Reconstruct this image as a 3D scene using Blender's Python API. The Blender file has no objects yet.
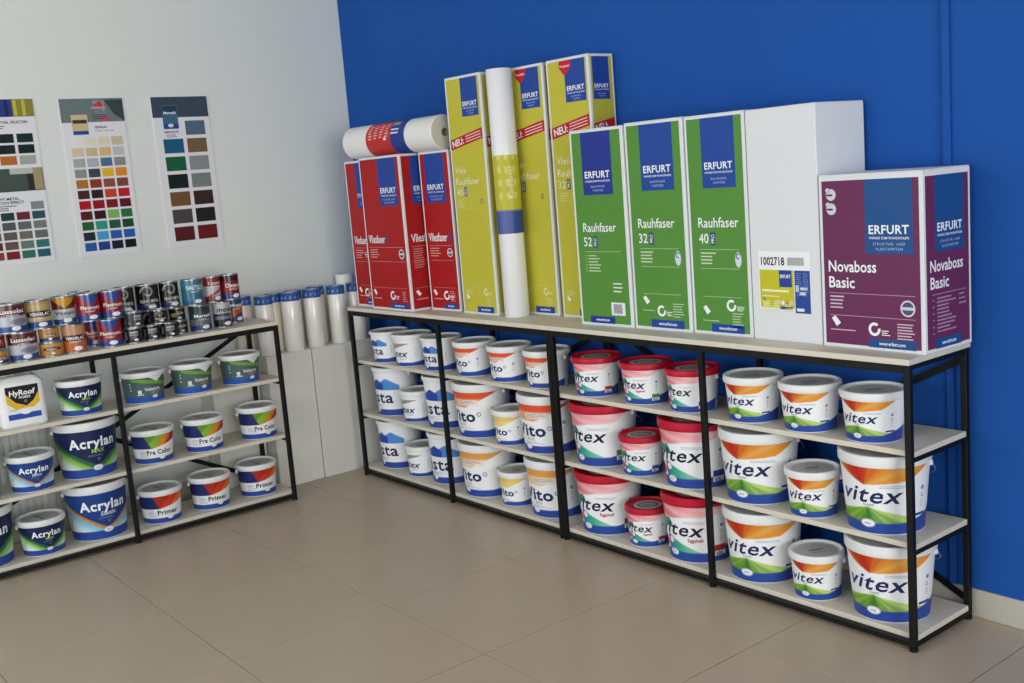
import bpy, bmesh, math, random
import numpy as np
from mathutils import Matrix, Vector

scene = bpy.context.scene
COL = scene.collection
R = math.radians
random.seed(4)

# ------------------------------------------------------------------ camera
cam_data = bpy.data.cameras.new('camera')
cam_data.sensor_width = 36.0
cam_data.lens = 1076.04 * 36.0 / 1024.0
cam_data.clip_start = 0.05
cam = bpy.data.objects.new('camera', cam_data)
COL.objects.link(cam)
cam.matrix_world = (Matrix.Translation((5.3082, -3.1452, 1.5303)) @ Matrix.Rotation(R(51.84847), 4, 'Z')
                    @ Matrix.Rotation(R(81.0626), 4, 'X') @ Matrix.Rotation(R(-4.58692), 4, 'Z'))
scene.camera = cam

# ------------------------------------------------------------------ world, daylight through the shop windows, exposure
world = bpy.data.worlds.new('world')
scene.world = world
world.use_nodes = True
world.node_tree.nodes['Background'].inputs[0].default_value = (0.80, 0.90, 1.0, 1)
world.node_tree.nodes['Background'].inputs[1].default_value = 0.35

ROOM_X, ROOM_Y, ROOM_Z = 9.0, -6.6, 3.1

def area_light(name, loc, rot, sx, sy, power, color):
    d = bpy.data.lights.new(name, 'AREA')
    d.shape = 'RECTANGLE'
    d.size, d.size_y = sx, sy
    d.energy = power
    d.color = color
    o = bpy.data.objects.new(name, d)
    o.location = loc
    o.rotation_euler = rot
    COL.objects.link(o)
    return o

area_light('daylight_front_window', (2.6, ROOM_Y - 0.12, 1.65), (R(90), 0, 0), 4.6, 2.3, 142, (0.93, 0.97, 1.0))
area_light('daylight_side_window', (ROOM_X + 0.12, -3.4, 1.65), (R(90), 0, R(90)), 3.6, 2.3, 215, (0.98, 1.0, 0.96))

vs = scene.view_settings
vs.view_transform = 'Standard'
vs.look = 'None'
vs.exposure = 0.05
vs.gamma = 1.0
vs.use_curve_mapping = False

# ------------------------------------------------------------------ colours and materials
def lin1(v):
    return v / 12.92 if v <= 0.04045 else ((v + 0.055) / 1.055) ** 2.4

def C(hexs):
    h = hexs.lstrip('#')
    return tuple(lin1(int(h[i:i + 2], 16) / 255) for i in (0, 2, 4))

MATS = {}
def mat(name, hexs=None, rough=0.5, metal=0.0, spec=0.5, coat=0.0, noise=None, bump=None, attr=False):
    if name in MATS:
        return MATS[name]
    m = bpy.data.materials.new(name)
    m.use_nodes = True
    nt = m.node_tree
    b = nt.nodes['Principled BSDF']
    b.inputs['Roughness'].default_value = rough
    b.inputs['Metallic'].default_value = metal
    b.inputs['Specular IOR Level'].default_value = spec
    b.inputs['Coat Weight'].default_value = coat
    b.inputs['Coat Roughness'].default_value = 0.15
    if attr:
        a = nt.nodes.new('ShaderNodeAttribute')
        a.attribute_name = 'Col'
        nt.links.new(a.outputs['Color'], b.inputs['Base Color'])
    else:
        c = C(hexs)
        b.inputs['Base Color'].default_value = (*c, 1)
    if noise:                                   # (scale xyz, amount)
        tc = nt.nodes.new('ShaderNodeTexCoord')
        mp = nt.nodes.new('ShaderNodeMapping')
        mp.inputs['Scale'].default_value = noise[0]
        n = nt.nodes.new('ShaderNodeTexNoise')
        n.inputs['Scale'].default_value = 1.0
        n.inputs['Detail'].default_value = 5
        r = nt.nodes.new('ShaderNodeValToRGB')
        c = C(hexs)
        a = noise[1]
        r.color_ramp.elements[0].position = 0.3
        r.color_ramp.elements[1].position = 0.7
        r.color_ramp.elements[0].color = (*[v * (1 - a) for v in c], 1)
        r.color_ramp.elements[1].color = (*[min(1, v * (1 + a)) for v in c], 1)
        nt.links.new(tc.outputs['Object'], mp.inputs['Vector'])
        nt.links.new(mp.outputs['Vector'], n.inputs['Vector'])
        nt.links.new(n.outputs['Fac'], r.inputs['Fac'])
        nt.links.new(r.outputs['Color'], b.inputs['Base Color'])
        if bump:
            bp = nt.nodes.new('ShaderNodeBump')
            bp.inputs['Strength'].default_value = bump
            bp.inputs['Distance'].default_value = 0.002
            nt.links.new(n.outputs['Fac'], bp.inputs['Height'])
            nt.links.new(bp.outputs['Normal'], b.inputs['Normal'])
    MATS[name] = m
    return m

def flat(hexs, rough=0.45):
    return mat('print_%s_%d' % (hexs.lstrip('#'), rough * 100), hexs, rough, spec=0.2)

WALL_W = mat('white_wall_paint', '#dfe3e0', 0.8, spec=0.2, noise=((1.2, 1.2, 0.6), 0.02), bump=0.05)
WALL_B = mat('blue_wall_paint', '#1b51a2', 0.75, spec=0.15, noise=((1.5, 1.5, 0.8), 0.04), bump=0.05)
CEIL = mat('ceiling_paint', '#e6e4de', 0.8)
TILE = mat('floor_tile', '#b3a491', 0.36, noise=((3, 3, 3), 0.03))
GROUT = mat('tile_grout', '#857a6b', 0.8)
SKIRT = mat('skirting_tile', '#b9b5ac', 0.35, noise=((4, 4, 4), 0.03))
STEEL = mat('black_steel', '#0c0d0f', 0.5, spec=0.25)
BOARD = mat('pale_shelf_board', '#d3ccbe', 0.5, noise=((3, 60, 3), 0.05))
BOARD_L = BOARD
PLASTIC = mat('white_plastic', '#e9ebee', 0.32)
LIDW = mat('white_lid_plastic', '#e4e7ea', 0.35)
LIDR = mat('red_lid_plastic', '#b81330', 0.36, spec=0.35)
LIDTOP = mat('grey_lid_disc', '#c9cbcc', 0.5)
WIRE = mat('bail_wire', '#c6c9cc', 0.35, metal=0.6)
PRINT = mat('printed_label', attr=True, rough=0.4, spec=0.3)
PRINT_TIN = mat('printed_tin', attr=True, rough=0.2, spec=0.6)
TIN = mat('tin_rim', '#a9adb0', 0.3, metal=0.9)
CARTON = mat('white_cardboard', '#dcdfe4', 0.75, spec=0.2, noise=((70, 70, 0.8), 0.010))
CARTON_G = mat('grey_white_cardboard', '#dddcd6', 0.8, noise=((40, 40, 1.5), 0.018))
PAPER = mat('white_paper', '#e8e8e6', 0.5)
FILM = mat('film_wrapped_paper', '#e6e8ec', 0.22, coat=1.0)
ROLLP = mat('plain_roll_film', '#f1efea', 0.25, coat=0.8)
ROLLT = mat('cream_roll_film', '#e2d8c4', 0.4, coat=0.3)
CORE = mat('cardboard_core', '#a8997f', 0.8)
CUTEND = mat('paper_roll_end', '#cfcabb', 0.8)
DARK = mat('core_hole', '#2b2723', 0.9)
SOCKET = mat('socket_plastic', '#d9dad8', 0.4)
RADI = mat('radiator_enamel', '#cfd1cc', 0.4)
FRAMEW = mat('window_frame_white', '#d8d9d8', 0.45)

# ------------------------------------------------------------------ object helpers
def tag(o, label=None, cat=None, group=None, kind=None):
    for k, v in (('label', label), ('category', cat), ('group', group), ('kind', kind)):
        if v:
            o[k] = v
    return o

def link(name, me, parent=None, mats=None, loc=None):
    if mats is not None:
        for m in (mats if isinstance(mats, (list, tuple)) else [mats]):
            me.materials.append(m)
    o = bpy.data.objects.new(name, me)
    COL.objects.link(o)
    if parent:
        o.parent = parent
    if loc:
        o.location = loc
    return o

def empty(name, loc=(0, 0, 0), rz=0.0):
    o = bpy.data.objects.new(name, None)
    o.empty_display_size = 0.05
    o.location = loc
    o.rotation_euler = (0, 0, rz)
    COL.objects.link(o)
    return o

def copy_tree(o, parent=None):
    c = o.copy()
    COL.objects.link(c)
    if parent:
        c.parent = parent
    for ch in list(o.children):
        copy_tree(ch, c)
    return c

class MB:
    """collects shapes for one mesh"""
    def __init__(s):
        s.v, s.f, s.m = [], [], []
    def add(s, vs_, fs, mi=0):
        n = len(s.v)
        s.v += [tuple(p) for p in vs_]
        s.f += [tuple(i + n for i in f) for f in fs]
        s.m += [mi] * len(fs)
        return s
    def box(s, x0, x1, y0, y1, z0, z1, mi=0):
        return s.add([(x0, y0, z0), (x1, y0, z0), (x1, y1, z0), (x0, y1, z0), (x0, y0, z1), (x1, y0, z1), (x1, y1, z1), (x0, y1, z1)],
                     [(0, 3, 2, 1), (4, 5, 6, 7), (0, 1, 5, 4), (1, 2, 6, 5), (2, 3, 7, 6), (3, 0, 4, 7)], mi)
    def cbox(s, x0, x1, y0, y1, z0, z1, c=0.003, mi=0):
        """box with chamfered edges"""
        bm = bmesh.new()
        bmesh.ops.create_cube(bm, size=1)
        for v in bm.verts:
            v.co = Vector(((x0 + x1) / 2 + v.co.x * (x1 - x0), (y0 + y1) / 2 + v.co.y * (y1 - y0), (z0 + z1) / 2 + v.co.z * (z1 - z0)))
        bmesh.ops.bevel(bm, geom=list(bm.edges), offset=c, segments=1, affect='EDGES')
        bm.verts.index_update()
        s.add([v.co[:] for v in bm.verts], [[v.index for v in f.verts] for f in bm.faces], mi)
        bm.free()
        return s
    def lathe(s, prof, n=48, mi=0, cx=0, cy=0):
        vs_, fs = [], []
        k = len(prof)
        for i in range(n):
            a = 2 * math.pi * i / n
            ca, sa = math.cos(a), math.sin(a)
            vs_ += [(cx + r * ca, cy + r * sa, z) for r, z in prof]
        for i in range(n):
            j = (i + 1) % n
            for q in range(k - 1):
                r0, r1 = prof[q][0], prof[q + 1][0]
                a, b, c, d = i * k + q, j * k + q, j * k + q + 1, i * k + q + 1
                if r0 < 1e-6:
                    fs.append((a, c, d))
                elif r1 < 1e-6:
                    fs.append((a, b, d))
                else:
                    fs.append((a, b, c, d))
        return s.add(vs_, fs, mi)
    def tube(s, pts, r, n=8, mi=0, closed=False):
        pts = [Vector(p) for p in pts]
        vs_, fs = [], []
        m = len(pts)
        for i, p in enumerate(pts):
            if closed:
                t = (pts[(i + 1) % m] - pts[i - 1]).normalized()
            else:
                t = (pts[min(i + 1, m - 1)] - pts[max(i - 1, 0)]).normalized()
            a = t.orthogonal().normalized() if i == 0 else (up - t * up.dot(t)).normalized()
            up = a
            b = t.cross(a)
            vs_ += [(p + (a * math.cos(2 * math.pi * k / n) + b * math.sin(2 * math.pi * k / n)) * r)[:] for k in range(n)]
        for i in range(m if closed else m - 1):
            j = (i + 1) % m
            for k in range(n):
                l = (k + 1) % n
                fs.append((i * n + k, i * n + l, j * n + l, j * n + k))
        if not closed:
            fs.append(tuple(reversed(range(n))))
            fs.append(tuple((m - 1) * n + k for k in range(n)))
        return s.add(vs_, fs, mi)
    def bar(s, a, b, w, h, up=(0, 0, 1), mi=0):
        a, b = Vector(a), Vector(b)
        t = (b - a).normalized()
        u = Vector(up)
        x = t.cross(u).normalized() * w / 2
        y = x.cross(t).normalized() * h / 2
        vs_ = [p + sx * x + sy * y for p in (a, b) for sx, sy in ((-1, -1), (1, -1), (1, 1), (-1, 1))]
        return s.add([v[:] for v in vs_], [(0, 3, 2, 1), (4, 5, 6, 7), (0, 1, 5, 4), (1, 2, 6, 5), (2, 3, 7, 6), (3, 0, 4, 7)], mi)
    def mesh(s, name, smooth=None):
        me = bpy.data.meshes.new(name)
        me.from_pydata(s.v, [], s.f)
        if any(s.m):
            me.polygons.foreach_set('material_index', s.m)
        bm = bmesh.new()
        bm.from_mesh(me)
        bmesh.ops.recalc_face_normals(bm, faces=bm.faces)
        bm.to_mesh(me)
        bm.free()
        if smooth:
            me.shade_smooth()
            me.set_sharp_from_angle(angle=R(smooth))
        me.update()
        return me
    def build(s, name, mats, parent=None, smooth=None, loc=None):
        return link(name, s.mesh(name, smooth), parent, mats, loc)

# ------------------------------------------------------------------ printed matter: shapes and lettering in a flat plane, mapped on a surface
TEXT_CACHE = {}
def text_raw(s, bold=0.0, shear=0.0, space=1.0):
    k = (s, bold, shear, space)
    if k not in TEXT_CACHE:
        cu = bpy.data.curves.new('t', 'FONT')
        cu.body = s
        cu.size = 1
        cu.shear = shear
        cu.offset = bold
        cu.resolution_u = 2
        cu.space_character = space
        ob = bpy.data.objects.new('t', cu)
        me = ob.to_mesh()
        v = [(p.co.x, p.co.y) for p in me.vertices]
        f = [tuple(p.vertices) for p in me.polygons]
        ob.to_mesh_clear()
        bpy.data.objects.remove(ob)
        bpy.data.curves.remove(cu)
        TEXT_CACHE[k] = (v, f)
    return TEXT_CACHE[k]

_capv = text_raw('H')[0]
CAP = max(p[1] for p in _capv) - min(p[1] for p in _capv)

class Print:
    def __init__(s):
        s.items = []          # (verts2d, faces, hex, layer, is_text)
    def poly(s, pts, hexs, layer=1):
        s.items.append(([tuple(p) for p in pts], [tuple(range(len(pts)))], hexs, layer, False))
    def rect(s, x0, y0, x1, y1, hexs, layer=1):
        s.poly([(x0, y0), (x1, y0), (x1, y1), (x0, y1)], hexs, layer)
    def disc(s, cx, cy, rx, ry, hexs, layer=2, n=20):
        s.poly([(cx + rx * math.cos(2 * math.pi * i / n), cy + ry * math.sin(2 * math.pi * i / n)) for i in range(n)], hexs, layer)
    def ring(s, cx, cy, rx, ry, w, hexs, layer=3, a0=0, a1=360, n=22):
        v, f = [], []
        for i in range(n + 1):
            a = R(a0 + (a1 - a0) * i / n)
            v += [(cx + rx * math.cos(a), cy + ry * math.sin(a)), (cx + (rx - w) * math.cos(a), cy + (ry - w) * math.sin(a))]
        for i in range(n):
            f.append((2 * i, 2 * i + 1, 2 * i + 3, 2 * i + 2))
        s.items.append((v, f, hexs, layer, False))
    def text(s, string, x, y, h, hexs, bold=0.0, shear=0.0, align='L', width=None, sx=1.0, layer=3, space=1.0, rot=0.0):
        v, f = text_raw(string, bold, shear, space)
        if not v:
            return
        k = h / CAP
        x0, x1 = min(p[0] for p in v), max(p[0] for p in v)
        fx = k * sx if width is None else width / (x1 - x0)
        off = {'L': x0, 'C': (x0 + x1) / 2, 'R': x1}[align]
        pts = [((p[0] - off) * fx, p[1] * k) for p in v]
        if rot:
            c_, s_ = math.cos(R(rot)), math.sin(R(rot))
            pts = [(p[0] * c_ - p[1] * s_, p[0] * s_ + p[1] * c_) for p in pts]
        s.items.append(([(p[0] + x, p[1] + y) for p in pts], f, hexs, layer, True))
    def lines(s, x, y, n, w, h, gap, hexs, layer=2, jitter=0.4):
        """unreadably small print"""
        rnd = random.Random(int(abs(x * 991 + y * 577) * 1000) + n)
        for i in range(n):
            s.rect(x, y - i * gap - h, x + w * (1 - jitter * rnd.random()), y - i * gap, hexs, layer)
    def build(s, mapfn, parent, shapes_name='print', text_name='lettering', step=None, rough=0.45):
        made = None
        for is_text, name in ((False, shapes_name), (True, text_name)):
            items = [i for i in s.items if i[4] == is_text]
            if not items:
                continue
            V, F, M, hx = [], [], [], []
            for v, f, h, layer, _ in items:
                if h not in hx:
                    hx.append(h)
                if step:
                    bm = bmesh.new()
                    bv = [bm.verts.new((p[0], p[1], 0)) for p in v]
                    for q in f:
                        try:
                            bm.faces.new([bv[i] for i in q])
                        except ValueError:
                            pass
                    xs = [p[0] for p in v]
                    t = math.floor(min(xs) / step) * step + step
                    while t < max(xs):
                        bmesh.ops.bisect_plane(bm, geom=list(bm.verts) + list(bm.edges) + list(bm.faces), plane_co=(t, 0, 0), plane_no=(1, 0, 0), dist=1e-7)
                        t += step
                    bm.verts.index_update()
                    v = [(p.co.x, p.co.y) for p in bm.verts]
                    f = [tuple(p.index for p in q.verts) for q in bm.faces]
                    bm.free()
                n = len(V)
                V += [mapfn(p[0], p[1], layer) for p in v]
                F += [tuple(i + n for i in q) for q in f]
                M += [hx.index(h)] * len(f)
            me = bpy.data.meshes.new(name)
            me.from_pydata(V, [], F)
            me.polygons.foreach_set('material_index', M)
            me.update()
            o = link(name, me, (made or parent) if is_text else parent, [flat(h, rough) for h in hx])
            o['kind'] = 'stuff'
            if not is_text:
                made = o
        return made

# ------------------------------------------------------------------ the room
def structure(o):
    o['kind'] = 'structure'
    return o

floor = structure(MB().box(-0.15, ROOM_X + 0.15, ROOM_Y - 0.15, 0.15, -0.12, -0.006).build('floor', GROUT))
TX, TY, TS, J = 2.019, -0.648, 0.6, 0.0016
xs = sorted(set([0.0, ROOM_X] + [TX + TS * i for i in range(-4, 13) if 0.02 < TX + TS * i < ROOM_X - 0.02]))
ys = sorted(set([ROOM_Y, 0.0] + [TY + TS * i for i in range(-10, 3) if ROOM_Y + 0.02 < TY + TS * i < -0.02]))
tile_meshes = {}
for i in range(len(xs) - 1):
    for j in range(len(ys) - 1):
        w, d = round(xs[i + 1] - xs[i], 3), round(ys[j + 1] - ys[j], 3)
        if (w, d) not in tile_meshes:
            b = MB().cbox(J, w - J, J, d - J, -0.0062, 0.0, 0.0008)
            tile_meshes[(w, d)] = b.mesh('tile')
            tile_meshes[(w, d)].materials.append(TILE)
        o = link('tile', tile_meshes[(w, d)], floor, None, (xs[i], ys[j], 0))

structure(MB().box(-0.15, ROOM_X + 0.15, 0.0, 0.15, -0.006, ROOM_Z).build('wall_back', WALL_B))
structure(MB().box(-0.15, 0.0, ROOM_Y, 0.0, -0.006, ROOM_Z).build('wall_left', WALL_W))
structure(MB().box(-0.15, ROOM_X + 0.15, ROOM_Y - 0.15, 0.15, ROOM_Z, ROOM_Z + 0.12).build('ceiling', CEIL))
# the glazed shop fronts behind and beside the camera
wf = MB()
wf.box(-0.15, 0.3, ROOM_Y - 0.15, ROOM_Y, -0.006, ROOM_Z).box(4.9, ROOM_X + 0.15, ROOM_Y - 0.15, ROOM_Y, -0.006, ROOM_Z)
wf.box(0.3, 4.9, ROOM_Y - 0.15, ROOM_Y, -0.006, 0.5).box(0.3, 4.9, ROOM_Y - 0.15, ROOM_Y, 2.8, ROOM_Z)
structure(wf.build('wall_front', WALL_W))
wr = MB()
wr.box(ROOM_X, ROOM_X + 0.15, -1.6, 0.0, -0.006, ROOM_Z).box(ROOM_X, ROOM_X + 0.15, ROOM_Y, -5.2, -0.006, ROOM_Z)
wr.box(ROOM_X, ROOM_X + 0.15, -5.2, -1.6, -0.006, 0.5).box(ROOM_X, ROOM_X + 0.15, -5.2, -1.6, 2.8, ROOM_Z)
structure(wr.build('wall_right', WALL_W))
w1 = MB()
for x in (0.3, 1.83, 3.37, 4.85):
    w1.box(x, x + 0.05, ROOM_Y - 0.10, ROOM_Y - 0.05, 0.5, 2.8)
w1.box(0.3, 4.9, ROOM_Y - 0.10, ROOM_Y - 0.05, 0.5, 0.55).box(0.3, 4.9, ROOM_Y - 0.10, ROOM_Y - 0.05, 2.75, 2.8)
structure(w1.build('window_1', FRAMEW))
w2 = MB()
for y in (-5.2, -3.45, -1.65):
    w2.box(ROOM_X + 0.05, ROOM_X + 0.10, y, y + 0.05, 0.5, 2.8)
w2.box(ROOM_X + 0.05, ROOM_X + 0.10, -5.2, -1.6, 0.5, 0.55).box(ROOM_X + 0.05, ROOM_X + 0.10, -5.2, -1.6, 2.75, 2.8)
structure(w2.build('window_2', FRAMEW))

BB = 0.093
structure(MB().cbox(0.0005, ROOM_X - 0.0005, -0.010, -0.0005, 0.0005, BB, 0.0015).build('baseboard_back', SKIRT))
structure(MB().cbox(0.0005, 0.010, ROOM_Y + 0.0005, -0.011, 0.0005, BB, 0.0015).build('baseboard_left', SKIRT))
# painted-over cable duct running up the blue wall
structure(MB().cbox(3.527, 3.552, -0.014, -0.0003, BB + 0.001, ROOM_Z - 0.001, 0.003).build('trim_1', WALL_B))

# ------------------------------------------------------------------ steel shelving racks
RL, RD, RH = 1.603, 0.337, 0.903
SH = [0.6225, 0.3367, 0.0486]
TB = 0.02
def make_rack():
    root = empty('shelving_rack')
    post_xs = [0.0, RL / 2 - TB / 2, RL - TB]
    for x in post_xs:
        for y in (0.0, RD - TB):
            MB().cbox(x, x + TB, y, y + TB, 0.014, RH - 0.018, 0.0015).build('post', STEEL, root)
            MB().lathe([(0, 0), (0.013, 0), (0.013, 0.011), (0.007, 0.0142), (0, 0.0142)], 14, cx=x + TB / 2, cy=y + TB / 2).build('foot', STEEL, root, 40)
    for y in (0.0, RD - TB):
        for z in (0.014, RH - 0.018 - 0.024):
            for a, b in ((TB, post_xs[1]), (post_xs[1] + TB, post_xs[2])):
                MB().box(a, b, y + 0.0005, y + TB - 0.0005, z, z + (0.024 if z > 0.5 else 0.0166)).build('rail', STEEL, root)
    for x in post_xs:
        for z in [s - 0.018 for s in SH] + [RH - 0.018]:
            hh = 0.0166 if z < 0.1 else 0.014
            MB().box(x + 0.0005, x + TB - 0.0005, TB, RD - TB, z - hh, z).build('side_rail', STEEL, root)
    for z in SH:
        b = MB()
        if z < 0.1:
            b.cbox(0.002, RL - 0.002, 0.0205, RD - 0.0205, z - 0.0175, z, 0.001)
        else:
            b.cbox(0.002, RL - 0.002, 0.0205, RD - 0.0205, z - 0.0175, z, 0.001)
        b.build('shelf_board', BOARD, root)
    MB().cbox(0.0, RL, 0.0, RD + 0.010, RH - 0.018, RH, 0.001).build('top_board', BOARD, root)
    yb = RD + 0.003
    MB().bar((0.01, yb, 0.05), (RL - 0.01, yb, RH - 0.05), 0.022, 0.004, up=(0, 1, 0)).build('brace', STEEL, root)
    MB().bar((0.01, yb + 0.005, RH - 0.05), (RL - 0.01, yb + 0.005, 0.05), 0.022, 0.004, up=(0, 1, 0)).build('brace', STEEL, root)
    return root

YF = -0.362
rack_a = make_rack()
rack_a.location = (0.402, YF, 0)
rack_b = copy_tree(rack_a)
rack_b.location = (2.008, YF, 0)
rack_c = copy_tree(rack_a)
LXF, LY0 = 0.512, -2.419
rack_c.location = (LXF, LY0, 0)
rack_c.rotation_euler = (0, 0, R(90))
G = 'black steel shelving racks'
tag(rack_a, 'black steel rack with pale boards under the red and yellow boxes', 'shelf rack', G)
tag(rack_b, 'black steel rack with pale boards under the green, white and purple boxes', 'shelf rack', G)
tag(rack_c, 'black steel rack along white wall carrying two rows of paint cans', 'shelf rack', G)

# ------------------------------------------------------------------ label artwork (colour fields; x and y in label heights)
def blend(c, mask, col):
    m = np.clip(mask, 0, 1)[..., None]
    return c * (1 - m) + np.array(col) * m

def ss(v, w=0.012):
    return np.clip(v / w + 0.5, 0, 1)

def base(x, h):
    c = np.zeros(x.shape + (3,))
    c[:] = C(h)
    return c

BLUE = '#29489c'
def art_classic(x, y):
    c = base(x, '#eceef2')
    dx, dy = x + 0.05, 0.41 - y
    ang = np.arctan2(dx, np.maximum(dy, 1e-4))
    ray = 0.5 + 0.5 * np.sin(ang * 17)
    edge = np.where(dx > 0, 0.26 * dx, 0.20 * -dx)
    g = base(x, '#237a30')
    g = blend(g, ray * 0.7, C('#14571f'))
    g = blend(g, np.clip(-ang / 1.4, 0, 1) * (0.4 + 0.5 * ray), C('#a9cf45'))
    g = blend(g, np.clip(ang / 1.35, 0, 1) * (0.45 + 0.5 * ray), C('#c3e07a'))
    m = ss(dy - edge) * (x < 1.0)
    c = c * (1 - m[..., None]) + g * m[..., None]
    top = np.interp(x, [-1.2, -0.62, -0.10, 0.52, 0.86, 1.2], [1.2, 1.0, 0.74, 0.80, 1.0, 1.2])
    ox, oy = x + 0.10, y - 0.72
    oa = np.arctan2(ox, np.maximum(oy, 1e-4))
    orr = 0.5 + 0.5 * np.sin(oa * 13)
    o = base(x, '#c2301a')
    o = blend(o, np.clip((oa + 0.1) / 1.2, 0, 1), C('#e0902a'))
    o = blend(o, np.clip((-oa - 0.75) / 0.6, 0, 1), C('#f0b340'))
    o = blend(o, orr * 0.34, C('#7f1d10'))
    o = blend(o, orr * np.clip((oa - 0.5), 0, 1) * 0.6, C('#f7d582'))
    m = ss(y - top)
    c = c * (1 - m[..., None]) + o * m[..., None]
    bt = 0.165 + np.where(x > 0.55, 0.24 * (x - 0.55), 0) + 0.02 * x * x
    c = blend(c, ss(bt - y), C(BLUE))
    return c

def art_red(x, y):
    c = base(x, '#eceef2')
    m = ss(y - (0.86 - 0.55 * (x + 0.75))) * ss(-0.30 - x + (1 - y) * 0.6)
    c = blend(c, ss(y - 0.60) * ss(-0.36 - x + (1.0 - y) * 0.6), C('#1f7f78'))
    sw = np.interp(x, [-0.7, -0.45, 0.1, 0.55, 0.70, 0.85], [0.66, 0.72, 0.82, 0.84, 0.9, 1.05])
    p = base(x, '#d8455a')
    p = blend(p, np.clip((x + 0.55) / 1.1, 0, 1), C('#f2b9bf'))
    p = blend(p, np.clip((-0.3 - x) / 0.25, 0, 1) * 0.9, C('#c01f2e'))
    p = blend(p, 0.4 * (0.5 + 0.5 * np.sin((y + 0.25 * x) * 30)), C('#f7dfe2'))
    mm = ss(y - sw) * ss(x + 0.50 - (1 - y) * 0.35)
    c = c * (1 - mm[..., None]) + p * mm[..., None]
    t = base(x, '#35a58c')
    t = blend(t, np.clip((x + 0.05) / 0.9, 0, 1), C('#c9ebd9'))
    t = blend(t, np.clip((-0.12 - x) / 0.2, 0, 1), C('#2b62b0'))
    mm = ss(0.44 - 0.42 * (x + 0.25) - y) * ss(x + 0.33)
    c = c * (1 - mm[..., None]) + t * mm[..., None]
    c = blend(c, ss(0.11 - np.hypot(x + 0.45, (y - 0.30))), C('#d3222f'))
    bt = 0.17 + np.where(x > 0.5, 0.22 * (x - 0.5), 0)
    c = blend(c, ss(bt - y), C(BLUE))
    return c

def art_vista(x, y):
    c = base(x, '#eceef2')
    for cx, w, h0, h1, col in ((-0.30, 0.20, 0.60, 0.82, '#4f86c9'), (0.30, 0.30, 0.60, 0.86, '#4a8ad4'), (0.02, 0.19, 0.60, 0.84, '#2548a8')):
        roof = h1 - 0.55 * np.maximum(np.abs(x - cx) - 0.02, 0)
        c = blend(c, ss(w - np.abs(x - cx)) * ss(y - h0) * ss(roof - y), C(col))
    c = blend(c, ss(0.145 + np.where(x > 0.6, 0.15 * (x - 0.6), 0) - y), C(BLUE))
    return c

def art_latex(x, y):
    c = base(x, '#eceef2')
    lo = np.interp(x, [-1, -0.5, 0.9, 1.2], [0.55, 0.60, 0.98, 1.1])
    g = base(x, '#8f9297')
    g = blend(g, ss(y - (lo + 0.14), 0.05) * np.clip(0.7 - x, 0, 1), C('#c9c33f'))
    c = np.where((ss(y - lo) * ss(0.88 - y) * (x < 0.75))[..., None] > 0.5, g, c)
    c = blend(c, ss(0.14 + np.where(x > 0.6, 0.12 * (x - 0.6), 0) - y), C(BLUE))
    return c

def art_vito(top, low):
    def f(x, y):
        c = base(x, '#eceef2')
        edge = np.interp(x, [-1.2, -0.6, 0.1, 0.75, 1.0], [0.74, 0.72, 0.66, 0.96, 1.1])
        m = ss(y - np.maximum(edge, 0.66 + 0 * x))
        k = base(x, low)
        k = blend(k, ss(y - 0.86, 0.03), C(top))
        c = c * (1 - m[..., None]) + k * m[..., None]
        c = blend(c, ss(0.155 + np.where(x > 0.6, 0.14 * (x - 0.6), 0) - y), C(BLUE))
        return c
    return f

def art_acrylan(vcol, edge_col, a, b):
    def f(x, y):
        v = np.abs(x - 0.02)
        arm = 0.24 + 0.50 * np.power(np.maximum(v, 0), 1.05) * 1.25
        d = y - arm
        c = base(x, '#dfe9ea')
        k = base(x, a)
        k = blend(k, np.clip((-d) / 0.42, 0, 1), C(b))
        c = blend(k, np.clip((-d - 0.18) / 0.25, 0, 1), C('#e3eef0'))
        if edge_col:
            c = blend(c, ss(d + 0.075) , C(edge_col))
        else:
            c = blend(c, ss(d + 0.10, 0.04) * 0.85, C('#1f5a3f'))
        c = blend(c, ss(d), C(vcol))
        c = blend(c, ss(0.19 - y), C(BLUE))
        return c
    return f

def art_velatura(x, y):
    c = base(x, '#4c6464')
    c = blend(c, np.clip((y - 0.4) * 0.8, 0, 1) * 0.3, C('#35524e'))
    sw = 0.90 - 0.20 * (x + 0.8)
    c = blend(c, ss(y - sw) * ss(sw + 0.13 - y) * ss(x + 0.75), C('#6fa03a'))
    c = blend(c, ss(y - (0.80 + 0.66 * np.abs(x - 0.24))), C('#e4e8ea'))
    c = blend(c, ss(0.24 - y), C('#2a55b0'))
    return c

def art_stripes(cols, th):
    def f(x, y):
        c = base(x, '#eceef2')
        t = base(x, cols[0])
        q = x - 0.9 * (y - 0.55)
        n = len(cols)
        for i in range(1, n):
            t = blend(t, ss(q - th[i - 1], 0.08), C(cols[i]))
        t = blend(t, ss((-0.50 + (1 - y) * 0.45) - x), C('#1d2c66'))
        lo = np.where(x < -0.25, 0.54, 0.54 + 0.22 * (x + 0.25))
        m = ss(y - lo)
        c = c * (1 - m[..., None]) + t * m[..., None]
        c = blend(c, ss(0.19 - y), C(BLUE))
        return c
    return f

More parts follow.
